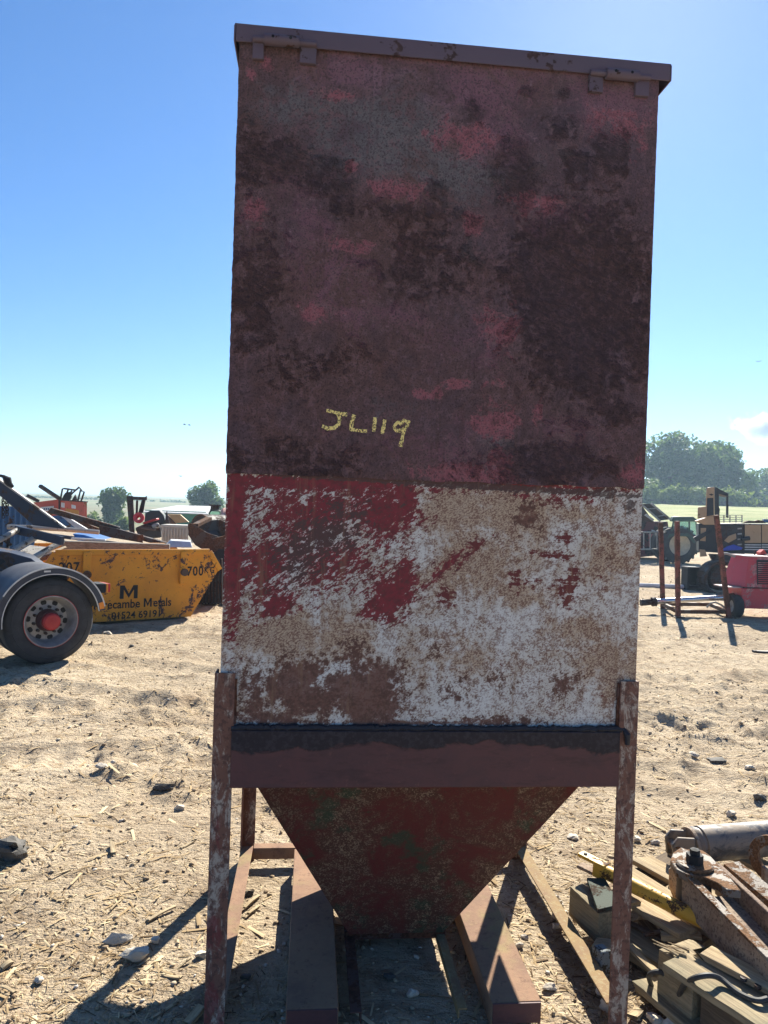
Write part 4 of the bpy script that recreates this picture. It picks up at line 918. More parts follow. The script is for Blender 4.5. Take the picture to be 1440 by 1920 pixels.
for k in range(12):
    z = 0.57 + k * 0.032
    MB().box((0.36, -0.004 + (z - .515) * 0.103, z), (0.24, 0.03, 0.012), Matrix.Rotation(R(35), 3, 'X')).build('louvre', M_cred, cmpr)
MB().box((0.35, -0.006 + 0.025, 0.76), (0.25, 0.012, 0.40), Matrix.Rotation(R(-5.9), 3, 'X')).build('grille_recess', M_black, cmpr)
MB().box((0.76, -0.002, 0.508), (1.54, 0.03, 0.014)).build('seam_strip', M_dark, cmpr)
MB().box((-0.13, 0.25, 0.50), (0.26, 0.40, 0.016)).build('step_plate', M_plain('faded_pink_step', (0.60, 0.42, 0.38), 0.6), cmpr)
cw = MB().lathe([(0.0, .10), (0.0, .16), (0.03, .185), (0.12, .185), (0.15, .16), (0.15, .10)], (-0.13, 0.12, 0.19), (1, -0.15, 0), 28).build('wheel', M_tyre, cmpr)
MB().lathe([(0.03, .001), (0.03, .05), (0.01, .10), (0.02, .105), (0.08, .10)], (-0.13, 0.12, 0.19), (1, -0.15, 0), 20, False).build('rim', M_grey, cw)
cw2 = MB().lathe([(0.0, .10), (0.0, .16), (0.03, .185), (0.12, .185), (0.15, .16), (0.15, .10)], (-0.02, 0.42, 0.19), (1, -0.15, 0), 28).build('wheel', M_tyre, cmpr)
MB().prism([(0.45, 0.3, 1.02), (0.57, 0.3, 1.02), (0.50, 0.3, 1.12), (0.44, 0.3, 1.07)], (0, 0.12, 0)).build('beacon', M_plain('red_beacon', (0.6, 0.05, 0.04), 0.4), cmpr)
MB().tube((0.34, 0.3, 1.02), (0.34, 0.3, 1.10), 0.015, n=8).build('exhaust', M_dark, cmpr)
MB().box((0.56, 0.25, 1.03), (0.12, 0.08, 0.03)).build('filter_cap', M_grey, cmpr, False, 0.01)
MB().pipe([(0.06, 0.4, 0.98), (-0.08, 0.4, 1.03), (-0.20, 0.38, 1.03)], 0.02, 8).build('handle', M_grey, cmpr)

# black battery-like crate
kr0 = pz(1304, 1105)
kr = thing('black_crate', 'black plastic crate on the dirt beyond the leaning post', 'crate', (kr0.x, kr0.y, -0.02), R(3))
for s in (-1, 1):
    MB().box((s * 0.17, 0.15, 0.25), (0.05, 0.32, 0.50)).build('side_wall', M_black, kr, False, 0.008)
MB().box((0, 0.30, 0.25), (0.29, 0.03, 0.48)).build('back_wall', M_black, kr)
for z, h in ((0.475, 0.05), (0.30, 0.02), (0.18, 0.02), (0.05, 0.10)):
    MB().box((0, 0.02, z), (0.289, 0.04, h)).build('cross_slat', M_black, kr, False, 0.004)
MB().box((0, 0.15, 0.506), (0.36, 0.30, 0.012)).build('lid', M_plain('dusty_black', (0.10, 0.10, 0.105), 0.8), kr, False, 0.003)

# old tan and black excavator
M_tan = M_worn('faded_tan_panel', (0.44, 0.30, 0.17), (0.28, 0.18, 0.10), -0.15, 2.0, 0.6)
M_exb = M_plain('old_black_paint', (0.022, 0.024, 0.030), 0.55, var=0.4)
XY = 17.3
ex = thing('old_excavator', 'old tan and black tracked excavator with tall open cab', 'excavator', base_of(1370, XY))
slab(ex, 'cab_front', M_tan, [(1324.5, 917), (1326, 914), (1340, 913), (1340, 982), (1322, 982)], XY, 0.06, 0.02)
slab(ex, 'cab_window', M_exb, [(1326, 934), (1337.5, 933.5), (1338, 966), (1325, 968)], XY - 0.012, 0.02)
slab(ex, 'cab_vent', M_dark, [(1329, 927), (1334, 925.5), (1338, 927.5), (1334, 929.5)], XY - 0.01, 0.02)
slab(ex, 'cab_pillar', M_exb, [(1340.5, 913), (1348, 917), (1348, 950), (1350, 955), (1347, 985), (1340.5, 985)], XY - 0.004, 0.08, 0.01)
slab(ex, 'cab_roof', M_exb, [(1340.5, 912.5), (1366, 925.5), (1366, 931), (1348, 926)], XY - 0.006, 0.9, 0.01)
slab(ex, 'cab_pillar', M_exb, [(1362, 927), (1366, 927), (1366, 972), (1361.5, 970)], XY + 0.1, 0.08, 0.01)
slab(ex, 'cab_door', M_tan, [(1308.5, 951), (1325, 949.5), (1323, 970.5), (1308, 972.5)], XY - 0.2, 0.04, 0.01)
slab(ex, 'cab_base', M_tan, [(1305, 977), (1322, 971), (1340, 970), (1340, 984), (1320, 984)], XY - 0.02, 0.6, 0.01)
slab(ex, 'house_frame', M_exb, [(1310, 982), (1396, 981), (1396, 1040), (1310, 1034)], XY + 0.06, 0.9)
slab(ex, 'side_plate', M_tan, [(1314, 990), (1324, 990), (1323, 1015), (1313, 1014)], XY + 0.04, 0.03)
slab(ex, 'lower_plate', M_tan, [(1312, 1030), (1322, 1031), (1326, 1043), (1313, 1044)], XY + 0.02, 0.1)
slab(ex, 'boom_root', M_exb, [(1300, 1008), (1330, 994), (1338, 996), (1306, 1016)], XY - 0.03, 0.2, 0.01)
slab(ex, 'engine_bay', M_dark, [(1352, 987), (1394, 987), (1394, 1032), (1352, 1032)], XY - 0.02, 0.1)
for k in range(4):
    slab(ex, 'bay_hinge', M_grey, [(1383, 990 + k * 10), (1391, 989.5 + k * 10), (1391, 992 + k * 10), (1383, 992.5 + k * 10)], XY - 0.04, 0.03)
slab(ex, 'engine_part', M_tan, [(1358, 1014), (1366, 1005), (1380, 1000), (1381, 1010), (1366, 1018)], XY - 0.05, 0.1, 0.01)
slab(ex, 'blue_tarp', M_plain('blue_tarp', (0.03, 0.07, 0.50), 0.5), [(1355, 1030), (1364, 1024), (1376, 1021), (1384, 1024), (1393, 1027), (1390, 1031), (1356, 1033)], XY - 0.08, 0.12, 0.01)
MB().tube(pY(1390, 1011, XY - .15), pY(1405, 1009, XY - .15), 0.05, n=12).build('pipe_stub', M_exb, ex, True)
for (x0, x1) in ((1396.5, 1427), (1428.5, 1462)):
    slab(ex, 'side_panel', M_tan, [(x0, 984), (x1, 984.5), (x1, 1018), (x0, 1018)], XY - 0.015, 0.05, 0.006)
    for k in range(3):
        slab(ex, 'white_stripe', M_white, [(x0, 1020.5 + k * 4.4), (x1, 1020.8 + k * 4.4), (x1, 1022.8 + k * 4.4), (x0, 1022.5 + k * 4.4)], XY - 0.01, 0.03)
slab(ex, 'panel_back', M_exb, [(1396, 983), (1465, 983.5), (1465, 1040), (1396, 1038)], XY + 0.055, 0.9)
slab(ex, 'roof_lip', M_grey, [(1345, 981.5), (1465, 982.5), (1465, 984), (1345, 983)], XY - 0.04, 0.95)
for k in range(5): 
    MB().bar(pY(1346 + k * 11.3, 966, XY + .1), pY(1346 + k * 11.3, 980, XY + .1), 0.02, 0.02, up=(0, 1, 0)).build('cage_bar', M_grey, ex, True)
for y in (966, 970, 974, 978): MB().bar(pY(1345, y, XY + .1), pY(1392, y, XY + .1), 0.012, 0.012).build('cage_bar', M_grey, ex, True)
slab(ex, 'roof_clutter', M_brown, [(1396, 979), (1404, 976), (1416, 977), (1422, 975), (1434, 977), (1436, 981), (1396, 981)], XY + 0.2, 0.4, 0.02)
slab(ex, 'roof_box', M_blue, [(1432, 973), (1465, 974), (1465, 981), (1432, 980)], XY + 0.2, 0.4, 0.01)
MB().bar(pY(1345, 1044, XY - .1), pY(1465, 1046, XY - .1), 0.3, 0.10).build('under_frame', M_exb, ex, True)
# track: shoes round idler
tc_ = pY(1353, 1085, 16.0); rT = 0.35
tr = MB().lathe([(0, .001), (0, .22), (.03, .25), (.10, .27), (.30, .27), (.30, .001)], tc_, (0.1, 1, 0), 26, False).build('track_idler', M_dark, ex, True)
ends = [(tc_ + Vector((rT * math.cos(a), 0, rT * math.sin(a))), a) for a in [math.pi / 2 + i * math.pi / 9 for i in range(10)]]
for k in range(1, 9):
    ends.append((tc_ + Vector((k * 0.14, 0, rT)), math.pi / 2)); ends.append((tc_ + Vector((k * 0.14, 0, -rT)), -math.pi / 2))
for p, a in ends:
    MB().box(p + Vector((0, 0.17, 0)), (0.055, 0.40, 0.115), Matrix.Rotation(-a, 3, 'Y')).build('track_shoe', M_dark, ex, True)
MB().box(tc_ + Vector((0.6, 0.2, 0)), (0.9, 0.2, 0.25)).build('track_frame', M_exb, ex, True)
slab(ex, 'slew_ring', M_dark, [(1330, 1040), (1392, 1042), (1386, 1062), (1340, 1060)], XY, 0.5, 0.02)
for k, (a, b) in enumerate((((1318, 1066), (1348, 1078)), ((1318, 1095), (1345, 1100)), ((1392, 1052), (1410, 1064)))):
    MB().pipe([pY(*a, 16.2), pY((a[0] + b[0]) / 2, (a[1] + b[1]) / 2 - 2, 16.2), pY(*b, 16.2)], 0.02, 6).build('hose', M_black, ex, True)

# green tractor
TY = 25.0
M_tgreen = M_plain('tractor_green', (0.03, 0.075, 0.06), 0.5); M_crm = M_plain('cream_wheel', (0.58, 0.50, 0.34), 0.6)
t = NT('cab_glass'); t.b.inputs['Transmission Weight'].default_value = 0.75; t.b.inputs['IOR'].default_value = 1.1
M_glass = t.out(t.mix(t.ramp(t.noise(2), .4, .6), (0.35, 0.62, 0.66), (0.45, 0.72, 0.74)), 0.08, 0, 0.5)
tra = thing('green_tractor', 'green cab tractor with cream wheel centres beyond the stillage', 'tractor', base_of(1278, TY))
twc = pY(1275, 1022, TY); rr_ = 0.62
tw = MB().lathe([(0, .36), (-.02, .42), (.0, .55), (.06, rr_), (.40, rr_), (.46, .55), (.46, .36)], twc, (0, 1, 0), 36).build('wheel', M_tyre, tra, True)
MB().lathe([(.12, .001), (.12, .10), (.16, .14), (.10, .30), (.02, .36), (.04, .38), (.3, .36)], twc, (0, 1, 0), 30, False).build('rim', M_crm, tw, True)
for k in range(20):
    a = k * math.pi / 10
    MB().box(twc + Vector((rr_ * math.cos(a), 0.13, rr_ * math.sin(a))), (0.06, 0.28, 0.06), Matrix.Rotation(-a, 3, 'Y') @ Matrix.Rotation(0.6, 3, 'X')).build('tread_lug', M_tyre, tw, True)
twl = pY(1259, 1021, TY + 1.2)
w2 = MB().lathe([(0, .36), (-.02, .42), (.0, .55), (.06, rr_), (.40, rr_), (.46, .55), (.46, .36)], twl, (0, 1, 0), 30).build('wheel', M_tyre, tra, True)
slab(tra, 'fender', M_tgreen, [(1254, 1003), (1262, 1000), (1290, 1000), (1300, 1008), (1304, 1018), (1300, 1018), (1290, 1006), (1262, 1005), (1252, 1010)], TY - 0.02, 0.5, 0.01)
slab(tra, 'cab_roof', M_tgreen, [(1260, 975), (1263, 968.5), (1300, 969), (1308, 975), (1307, 978), (1260, 978)], TY - 0.1, 1.3, 0.03)
for (x0, x1, x2, x3) in ((1261.5, 1264.5, 1260, 1256.5), (1291, 1294, 1294, 1291), (1304, 1306, 1308, 1306)):
    slab(tra, 'cab_pillar', M_tgreen, [(x0, 977), (x1, 977), (x2, 1003), (x3, 1003)], TY, 0.06)
    slab(tra, 'cab_pillar', M_tgreen, [(x0, 977), (x1, 977), (x2, 1003), (x3, 1003)], TY + 1.15, 0.06)
slab(tra, 'window', M_glass, [(1264.6, 978), (1290.8, 978), (1290.8, 1001), (1260.5, 1001)], TY + 0.02, 0.015)
slab(tra, 'window', M_glass, [(1294.2, 978), (1303.8, 978), (1305.6, 1003), (1294.2, 1003)], TY + 0.02, 0.015)
slab(tra, 'body', M_tgreen, [(1262, 1003), (1310, 1004), (1312, 1036), (1262, 1036)], TY + 0.48, 0.6, 0.02)
slab(tra, 'rear_lamp', M_redlens, [(1246.5, 1003), (1250, 1003), (1250, 1008), (1246.5, 1008)], TY + 0.3, 0.05)

# old red farm machine with sloping elevator, behind a field gate
om = thing('farm_machine', 'dark red farm machine with sloping elevator behind a grey gate', 'machine', base_of(1222, 27))
slab(om, 'body', M_worn('dull_red_machine', (0.13, 0.035, 0.04), (0.06, 0.045, 0.045), 0.45, 1.2, 0.7), [(1190, 977), (1252, 978), (1255, 1000), (1246, 1040), (1190, 1046)], 27, 1.4, 0.02)
slab(om, 'hood', M_dark, [(1190, 948), (1203, 947), (1218, 968), (1226, 978), (1190, 978)], 26.9, 1.2)
el = slab(om, 'elevator', M_dark, [(1203, 945), (1221, 944.5), (1256, 974), (1238, 976)], 26.6, 0.2)
MB().bar(pY(1202, 945, 26.5), pY(1238, 977, 26.5), 0.05, 0.06).build('elevator_rail', M_grey, el, True)
MB().bar(pY(1221, 944, 26.5), pY(1257, 974, 26.5), 0.05, 0.06).build('elevator_rail', M_grey, el, True)
for k in range(2):
    f = (k + 0.6) / 2.2; slab(om, 'elevator_slat', M_grey, [(1203 + 36 * f, 945 + 31 * f), (1221 + 35 * f, 944.5 + 29 * f), (1222.5 + 35 * f, 946 + 29 * f), (1204.5 + 36 * f, 946.5 + 31 * f)], 26.5, 0.05)
slab(om, 'red_panel', M_cred, [(1216, 1001), (1229, 1001), (1231, 1026), (1217, 1026)], 26.9, 0.05)
slab(om, 'brace', M_white, [(1208, 966), (1212, 963), (1227, 974), (1224, 977)], 26.7, 0.06)
slab(om, 'bracket', M_white, [(1222, 993), (1228, 995), (1228, 997), (1222, 996)], 26.7, 0.06)
gt = thing('field_gate', 'pale grey tubular gate in front of the dark red farm machine', 'gate', base_of(1218, 25.6))
for y in (998, 1030): MB().tube(pY(1192, y, 25.6), pY(1246, y - 0.5, 25.6), 0.028, n=8).build('rail', M_grey, gt, True)
for x in (1196, 1207, 1219, 1232, 1244): MB().tube(pY(x, 998, 25.6), pY(x, 1041 if x in (1196, 1244) else 1030, 25.6), 0.024, n=8).build('bar', M_grey, gt, True)

# ================================================================== TREES AND HEDGE
t = NT('leaf_green'); a = t.attr('tone')
lc = t.mix(t.ramp(a, 0.0, 0.6), (0.045, 0.088, 0.026), (0.085, 0.150, 0.036)); lc = t.mix(t.ramp(a, 0.6, 0.9), lc, (0.16, 0.22, 0.055))
tr_ = t.n.new('ShaderNodeBsdfTranslucent'); t.l.new(lc, tr_.inputs['Color']); ms = t.n.new('ShaderNodeMixShader'); ms.inputs[0].default_value = 0.5
t.out(lc, 0.6, 0, 0.2); t.l.new(t.b.outputs[0], ms.inputs[1]); t.l.new(tr_.outputs[0], ms.inputs[2])
t.l.new(ms.outputs[0], [n for n in t.n if n.type == 'OUTPUT_MATERIAL'][0].inputs['Surface']); M_leaf = t.m
M_bark = M_plain('bark', (0.09, 0.07, 0.055), 0.9, scale=4)
def foliage(name, lobes, n, size, seed, parent, light=0.0):
    r = np.random.default_rng(seed); vol = np.array([l[3] * l[4] * l[5] for l in lobes]) ** 0.75
    w = r.choice(len(lobes), n, p=vol / vol.sum()); Lb = np.array(lobes)[w]
    d = r.normal(size=(n, 3)); d /= np.linalg.norm(d, axis=1)[:, None]
    # clumped, uneven surface: radius modulated by direction noise
    k = 0.40 + 1.0 * fbm(d[:, 0] * 3.2 + w * 3.1, d[:, 2] * 3.2 + d[:, 1] * 2.1, 3)
    rad = k * (0.45 + 0.55 * r.random(n) ** 0.45)
    C = Lb[:, :3] + d * Lb[:, 3:6] * rad[:, None]
    gap = fbm(C[:, 0] * 0.9 + seed, C[:, 2] * 0.9 + C[:, 1] * 0.6, 3) > 0.41
    C, d, w = C[gap], d[gap], w[gap]; n = len(C)
    u = r.normal(size=(n, 3)); u /= np.linalg.norm(u, axis=1)[:, None]; nrm = d * 0.5 + r.normal(size=(n, 3)) * 0.6 + np.array([0, 0, 0.35])
    s = np.cross(u, nrm); s /= np.linalg.norm(s, axis=1)[:, None]; v = np.cross(nrm, s); v /= np.linalg.norm(v, axis=1)[:, None]
    sz = size * (0.6 + 0.8 * r.random(n)); s = s * sz[:, None] * 0.5; v = v * sz[:, None] * 0.32
    V = np.stack([C - s, C - v * 0.9 + s * 0.1, C + s, C + v], 1).reshape(-1, 3)
    F = np.arange(n * 4).reshape(n, 4)
    me = bpy.data.meshes.new(name)
    me.vertices.add(len(V)); me.vertices.foreach_set('co', V.astype(np.float32).ravel())
    me.loops.add(F.size); me.loops.foreach_set('vertex_index', F.ravel().astype(np.int32))
    me.polygons.add(n); me.polygons.foreach_set('loop_start', np.arange(0, F.size, 4, dtype=np.int32))
    me.update(); me.validate()
    tone = np.clip(0.55 * r.random(n) + 0.45 * fbm(C[:, 0] * .8, C[:, 2] * .8 + C[:, 1], 2) + light, 0, 1)
    fattr(me, 'tone', np.repeat(tone, 4))
    o = bpy.data.objects.new(name, me); COL.objects.link(o); me.materials.append(M_leaf); o.parent = parent; return o
def tree(label, px, ytop, ybase, wpx, Yp, seed, n=7000, size=0.42, name='broadleaf_tree', light=0.0, spread=0.75):
    top = pY(px, ytop, Yp); g = ground_z(top.x, Yp); H = top.z - g; wd = wpx * Yp / FPX / 2
    th = thing(name, label, 'tree', (top.x, Yp, g), 0, 'trees round the yard')
    r = random.Random(seed)
    pts = [(0, 0, -0.2), (0.04 * H, 0, H * 0.25), (-0.03 * H, 0.02 * H, H * 0.55), (0.02 * H, 0, H * 0.85)]
    tk_ = MB().pipe(pts, [H * .035, H * .028, H * .018, H * .006], 9).build('trunk', M_bark, th)
    lobes = []
    for k in range(9):
        a = k * 2.4 + r.random(); f = 0.30 + 0.6 * (k / 8.0); q = wd * spread * (1.0 - 0.75 * abs(f - 0.45)) * (0.5 + 0.5 * r.random())
        c = (q * math.cos(a), q * math.sin(a), H * f)
        MB().pipe([(0, 0, H * f * 0.55), (c[0] * .5, c[1] * .5, H * f * .8), c], [H * .014, H * .009, H * .003], 6).build('limb', M_bark, tk_)
        s = wd * (0.36 + 0.26 * r.random()); lobes.append((*c, s, s, min(s * 0.9, H * 0.2 + 0.1)))
    lobes.append((0, 0, H * 0.16, wd * 0.85, wd * 0.85, H * 0.2)); lobes.append((0, 0, H * 0.86, wd * 0.4, wd * 0.4, H * 0.15)); lobes.append((0, 0, H * 0.5, wd * 0.7, wd * 0.7, H * 0.34))
    foliage('crown', lobes, n, size, seed, th, light); return th
tree('tall leafy tree whose crown starts at the hopper right edge', 1258, 822, 940, 150, 98, 21, 15000, 0.55)
tree('broad round leafy tree on the hedge line, right of the tallest', 1345, 836, 940, 135, 99, 22, 15000, 0.55)
tree('distant darker tree at the far right edge beyond the hay field', 1436, 884, 930, 80, 118, 23, 5000, 0.6)
tree('low leafy tree between the two tallest on the hedge line', 1300, 868, 940, 110, 103, 27, 8000, 0.55)
tree('low spreading tree between the broad tree and far right tree', 1398, 905, 940, 70, 108, 28, 5000, 0.55)
tree('pale young tree standing before the hedge line trees', 1276, 893, 940, 30, 93, 24, 2200, 0.36, light=0.35)
tree('bright green bushy tree beside the hopper right edge', 1221, 901, 945, 60, 90, 25, 4000, 0.42, light=0.25)
tree('round dark green tree left of the burnt forklift mast', 212, 919, 990, 76, 75, 31, 9000, 0.30)
tree('round leafy tree beside the hopper left edge', 390, 905, 960, 80, 85, 32, 9000, 0.34)
tree('small bright bush at the foot of the dark green tree', 168, 958, 990, 40, 66, 33, 2500, 0.26, light=0.3, name='bush')
tree('small bright bush just left of the forklift mast', 232, 972, 995, 40, 60, 34, 2500, 0.26, light=0.3, name='bush')
hd = thing('field_hedge', 'long bright green hedge along the top of the hay field', 'hedge', base_of(1330, 86))
lob = []
for k in range(26):
    px = 1180 + k * 13; p = pY(px, 940, 86); g = ground_z(p.x, 86); lob.append((p.x - hd.location.x, (k % 3) * 0.5, g + 0.8 - hd.location.z, 1.1, 0.8, 1.2 + 0.6 * random.random()))
foliage('crown', lob, 16000, 0.30, 41, hd, 0.45)
MB().bar(Vector((lob[0][0], 0.4, lob[0][2] - 0.5)), Vector((lob[-1][0], 0.4, lob[-1][2] - 0.5)), 0.2, 0.5).build('stem', M_bark, hd)
hz = thing('moor_hedge', 'low dark hedge line along the distant moor horizon', 'hedge', base_of(250, 300))
lob = []
for k in range(60):
    px = -10 + k * 8; p = pY(px, 935, 300); g = ground_z(p.x, 300); lob.append((p.x - hz.location.x, 0, g + 0.3 - hz.location.z, 1.8, 1, 0.45 + 0.4 * random.random()))
foliage('crown', lob, 4000, 0.6, 43, hz, 0.0)

# birds
M_bird = M_plain('bird_feather', (0.03, 0.03, 0.035), 0.8)
for lb, px, py, Yp in (('left bird of the pair flying over the yard', 346, 796, 70), ('right bird of the pair flying over the yard', 355, 797, 72), ('single bird high at the far right of the sky', 1423, 678, 80), ('small bird low in the sky over the digger bucket', 339, 893, 80)):
    c = pY(px, py, Yp); b = thing('bird', lb, 'bird', c, random.random(), 'birds in the sky')
    MB().lathe([(-.14, .004), (-.08, .03), (0, .042), (.08, .035), (.12, .02), (.15, .004)], (0, 0, 0), (1, 0.2, 0), 8, False).build('body', M_bird, b)
    for s in (-1, 1):
        MB().prism([(0.05, 0, 0.01), (-0.05, 0, 0.01), (-0.10, s * .16, .06), (-0.08, s * .30, .03), (0.0, s * .17, .07)], (0, 0, 0.008)).build('wing', M_bird, b)

# ================================================================== FOREGROUND, RIGHT: scrap heap on broken pallets
M_w1 = M_wood('sunbleached_pallet', (0.46, 0.36, 0.22), (0.29, 0.215, 0.125), (0.24, 0.20, 0.15), 0.5)
M_w2 = M_wood('green_grey_pallet', (0.40, 0.32, 0.20), (0.23, 0.18, 0.115), (0.17, 0.165, 0.11), 0.55)
M_w3 = M_wood('brown_rough_timber', (0.24, 0.17, 0.105), (0.12, 0.082, 0.052), (0.08, 0.065, 0.05), 0.6)
M_yel = M_worn('chipped_yellow_paint', (0.70, 0.40, 0.05), (0.16, 0.085, 0.04), 0.14, 16, 0.6, dirt=(0.55, 0.33, 0.07))
t = NT('pitted_pale_rust')
n1 = t.noise(14, 6, 0.65); n2 = t.noise(90, 4, 0.7)
c = t.mix(t.ramp(n1, 0.38, 0.62), (0.33, 0.255, 0.19), (0.235, 0.165, 0.12)); c = t.mix(t.ramp(n2, 0.50, 0.62, 0, 0.8), c, (0.09, 0.062, 0.052))
t.bump(n2, 0.7, 0.004); M_pit = t.out(c, 0.85, 0, 0.25)
M_rusty = M_worn('orange_grey_plate', (0.20, 0.17, 0.14), (0.20, 0.105, 0.05), 0.4, 14, 0.75, bump=0.6)
t = NT('oily_cylinder_paint')
n1 = t.noise(7, 7, 0.68, dist=0.8); n2 = t.noise(45, 5, 0.7); n3 = t.noise(18, 6, 0.7, t.co((0.6, 1, 1)), 1.0)
c = t.mix(t.ramp(n1, 0.40, 0.58), (0.055, 0.058, 0.066), (0.24, 0.19, 0.145)); c = t.mix(t.ramp(n3, 0.55, 0.62, 0, 0.85), c, (0.045, 0.040, 0.040))
t.bump(n2, 0.4, 0.003); M_cyl = t.out(c, t.ramp(n1, 0.4, 0.6, 0.38, 0.75), 0, 0.45)

def board_mesh(L, w, tk, seed, rough_end=0.03):
    r = random.Random(seed); n = 10; V = []; F = []
    for i in range(n + 1):
        f = i / n; x = L * f
        if i == 0: ex = [r.random() * rough_end for _ in range(4)]
        elif i == n: ex = [-r.random() * rough_end for _ in range(4)]
        else: ex = [0] * 4
        bow = 0.006 * math.sin(f * 3.1 + seed); jw = 1 + 0.05 * (r.random() - .5)
        for k, (a, b) in enumerate(((-1, -1), (1, -1), (1, 1), (-1, 1))):
            V.append((x + ex[k], a * w / 2 * jw, b * tk / 2 + bow))
    for i in range(n):
        for k in range(4): F.append((i * 4 + k, i * 4 + (k + 1) % 4, i * 4 + 4 + (k + 1) % 4, i * 4 + 4 + k))
    F += [(3, 2, 1, 0), tuple(n * 4 + k for k in range(4))]
    me = bpy.data.meshes.new('board'); me.from_pydata(V, [], F)
    bm = bmesh.new(); bm.from_mesh(me); bmesh.ops.recalc_face_normals(bm, faces=bm.faces); bm.to_mesh(me); bm.free()
    return me
_bs = [0]
def board(root, p, q, w, tk, mat, up=(0, 0, 1), name='board', rough=0.03):
    _bs[0] += 1; p, q = Vector(p), Vector(q)
    return oriented(name, board_mesh((q - p).length, w, tk, _bs[0], rough), mat, p, q, root, up, 0.002)

# back pallet: sunlit boards over bearers
pa = thing('broken_pallet', 'sunlit broken pallet under the big cylinder and steel arm', 'pallet', pz(1330, 1690))
zb = 0.125
for (a, b, w) in (((1196, 1611), (1400, 1722), .105), ((1165, 1637), (1395, 1772), .115), ((1150, 1662), (1300, 1757), .085), ((1262, 1592), (1500, 1706), .10), ((1355, 1588), (1560, 1690), .10)):
    board(pa, pz(*a, zb), pz(*b, zb), w, 0.020, M_w1)
for (a, b) in (((1145, 1690), (1330, 1585)), ((1290, 1790), (1540, 1630))):
    board(pa, pz(*a, 0.065), pz(*b, 0.065), 0.075, 0.085, M_w3, name='bearer')
# near-left pallet corner: block with bearer
pb = thing('broken_pallet', 'mossy pallet corner block at the left of the scrap heap', 'pallet', pz(1110, 1740))
board(pb, pz(1092, 1686, .085), pz(1150, 1734, .085), 0.13, 0.115, M_w2, name='block', rough=0.006)
board(pb, pz(1140, 1742, .02), pz(1500, 1958, .02), 0.115, 0.055, M_w2, name='bearer')
board(pb, pz(1140, 1668, .152), pz(1180, 1703, .152), 0.12, 0.018, M_w1)
single(MB().prism([pz(1100, 1652, .165), pz(1134, 1653, .165), pz(1152, 1684, .165), pz(1149, 1706, .165), pz(1120, 1713, .165)], (0, 0, 0.014)), 'steel_plate', 'dark green bent steel plate on the mossy pallet block', 'plate', M_worn('dark_green_plate', (0.055, 0.07, 0.055), (0.08, 0.06, 0.045), 0.3, 12, 0.85, spec=0.08), 0.002)
# near-right pallet: splintered board over block and bearer
pc = thing('broken_pallet', 'splintered green grey pallet at the lower right corner', 'pallet', pz(1350, 1880))
board(pc, pz(1252, 1778, .185), pz(1520, 1960, .16), 0.17, 0.022, M_w2, rough=0.10)
board(pc, pz(1300, 1772, .200), pz(1560, 1915, .19), 0.075, 0.020, M_w1, rough=0.12)
board(pc, pz(1262, 1812, .10), pz(1330, 1860, .10), 0.15, 0.15, M_w2, name='block', rough=0.004)
board(pc, pz(1345, 1868, .10), pz(1490, 1975, .10), 0.15, 0.15, M_w3, name='block', rough=0.004)
board(pc, pz(1205, 1838, .022), pz(1480, 2050, .022), 0.11, 0.024, M_w2)
for (x, y) in ((1421, 1853), (1394, 1838)):
    p = pz(x, y, .198); MB().tube(p, p + Vector((0, 0, .010)), 0.010, n=8).build('nail_head', M_dark, pc, True)
for k in range(7):
    a = pz(1262 + k * 5, 1782 + (k % 3) * 5, .190); b = a + Vector((-0.035 - 0.03 * random.random(), 0.015 + 0.02 * random.random(), 0.02 * random.random()))
    MB().tube(a, b, 0.006, 0.001, n=5).build('splinter', M_w1, pc, True)
# loose timber between
single_i = board(None, pz(1205, 1728, .05), pz(1262, 1790, .06), 0.05, 0.03, M_w3, name='timber_offcut'); tag(single_i, 'thin brown timber offcut lying flat under the splintered stick', 'timber')
s2 = board(None, pz(1228, 1748, .10), pz(1325, 1760, .11), 0.045, 0.022, M_w1, name='splintered_stick', rough=0.08); tag(s2, 'pale splintered stick lying in the gap between pallets', 'timber')
s3 = board(None, pz(1112, 1782, .03), pz(1148, 1794, .03), 0.07, 0.07, M_w2, name='timber_offcut', rough=0.01); tag(s3, 'squat grey offcut block on the ground beside the right leg', 'timber')
single(MB().box(pz(1128, 1800, .05), (0.045, 0.05, 0.085), Matrix.Rotation(0.4, 3, 'Z')), 'metal_casting', 'small blue grey metal casting on end beside the offcut block', 'casting', M_worn('blue_grey_casting', (0.18, 0.21, 0.22), (0.1, 0.09, 0.07), 0.3, 14, 0.8, spec=0.1), 0.006)

for (x0, y0, z0, x1, y1, z1, w, tk, mt, nm, lb, ct) in (
    (1158, 1722, .06, 1262, 1772, .07, .022, .010, M_brown, 'flat_bar', 'thin rusty flat bar in the gap beside the front right leg', 'bar'),
    (1190, 1706, .09, 1296, 1744, .10, .030, .014, M_w3, 'timber_strip', 'grey broken slat under the yellow forked bar', 'timber'),
    (1176, 1772, .055, 1232, 1822, .055, .026, .012, M_w1, 'timber_strip', 'short pale slat lying on the long bearer', 'timber'),
    (1322, 1720, .16, 1420, 1770, .15, .018, .018, M_pit, 'flat_bar', 'narrow pitted bar behind the steel link arm', 'bar'),
    (1345, 1660, .15, 1440, 1690, .15, .028, .012, M_w2, 'timber_strip', 'grey slat lying beside the tan channel', 'timber'),
    (1200, 1752, .085, 1290, 1738, .12, .012, .010, M_brown, 'rusty_rod', 'thin rusty rod sticking across the dark gap in the heap', 'rod')):
    o = board(None, pz(x0, y0, z0), pz(x1, y1, z1), w, tk, mt, name=nm, rough=0.02); tag(o, lb, ct)

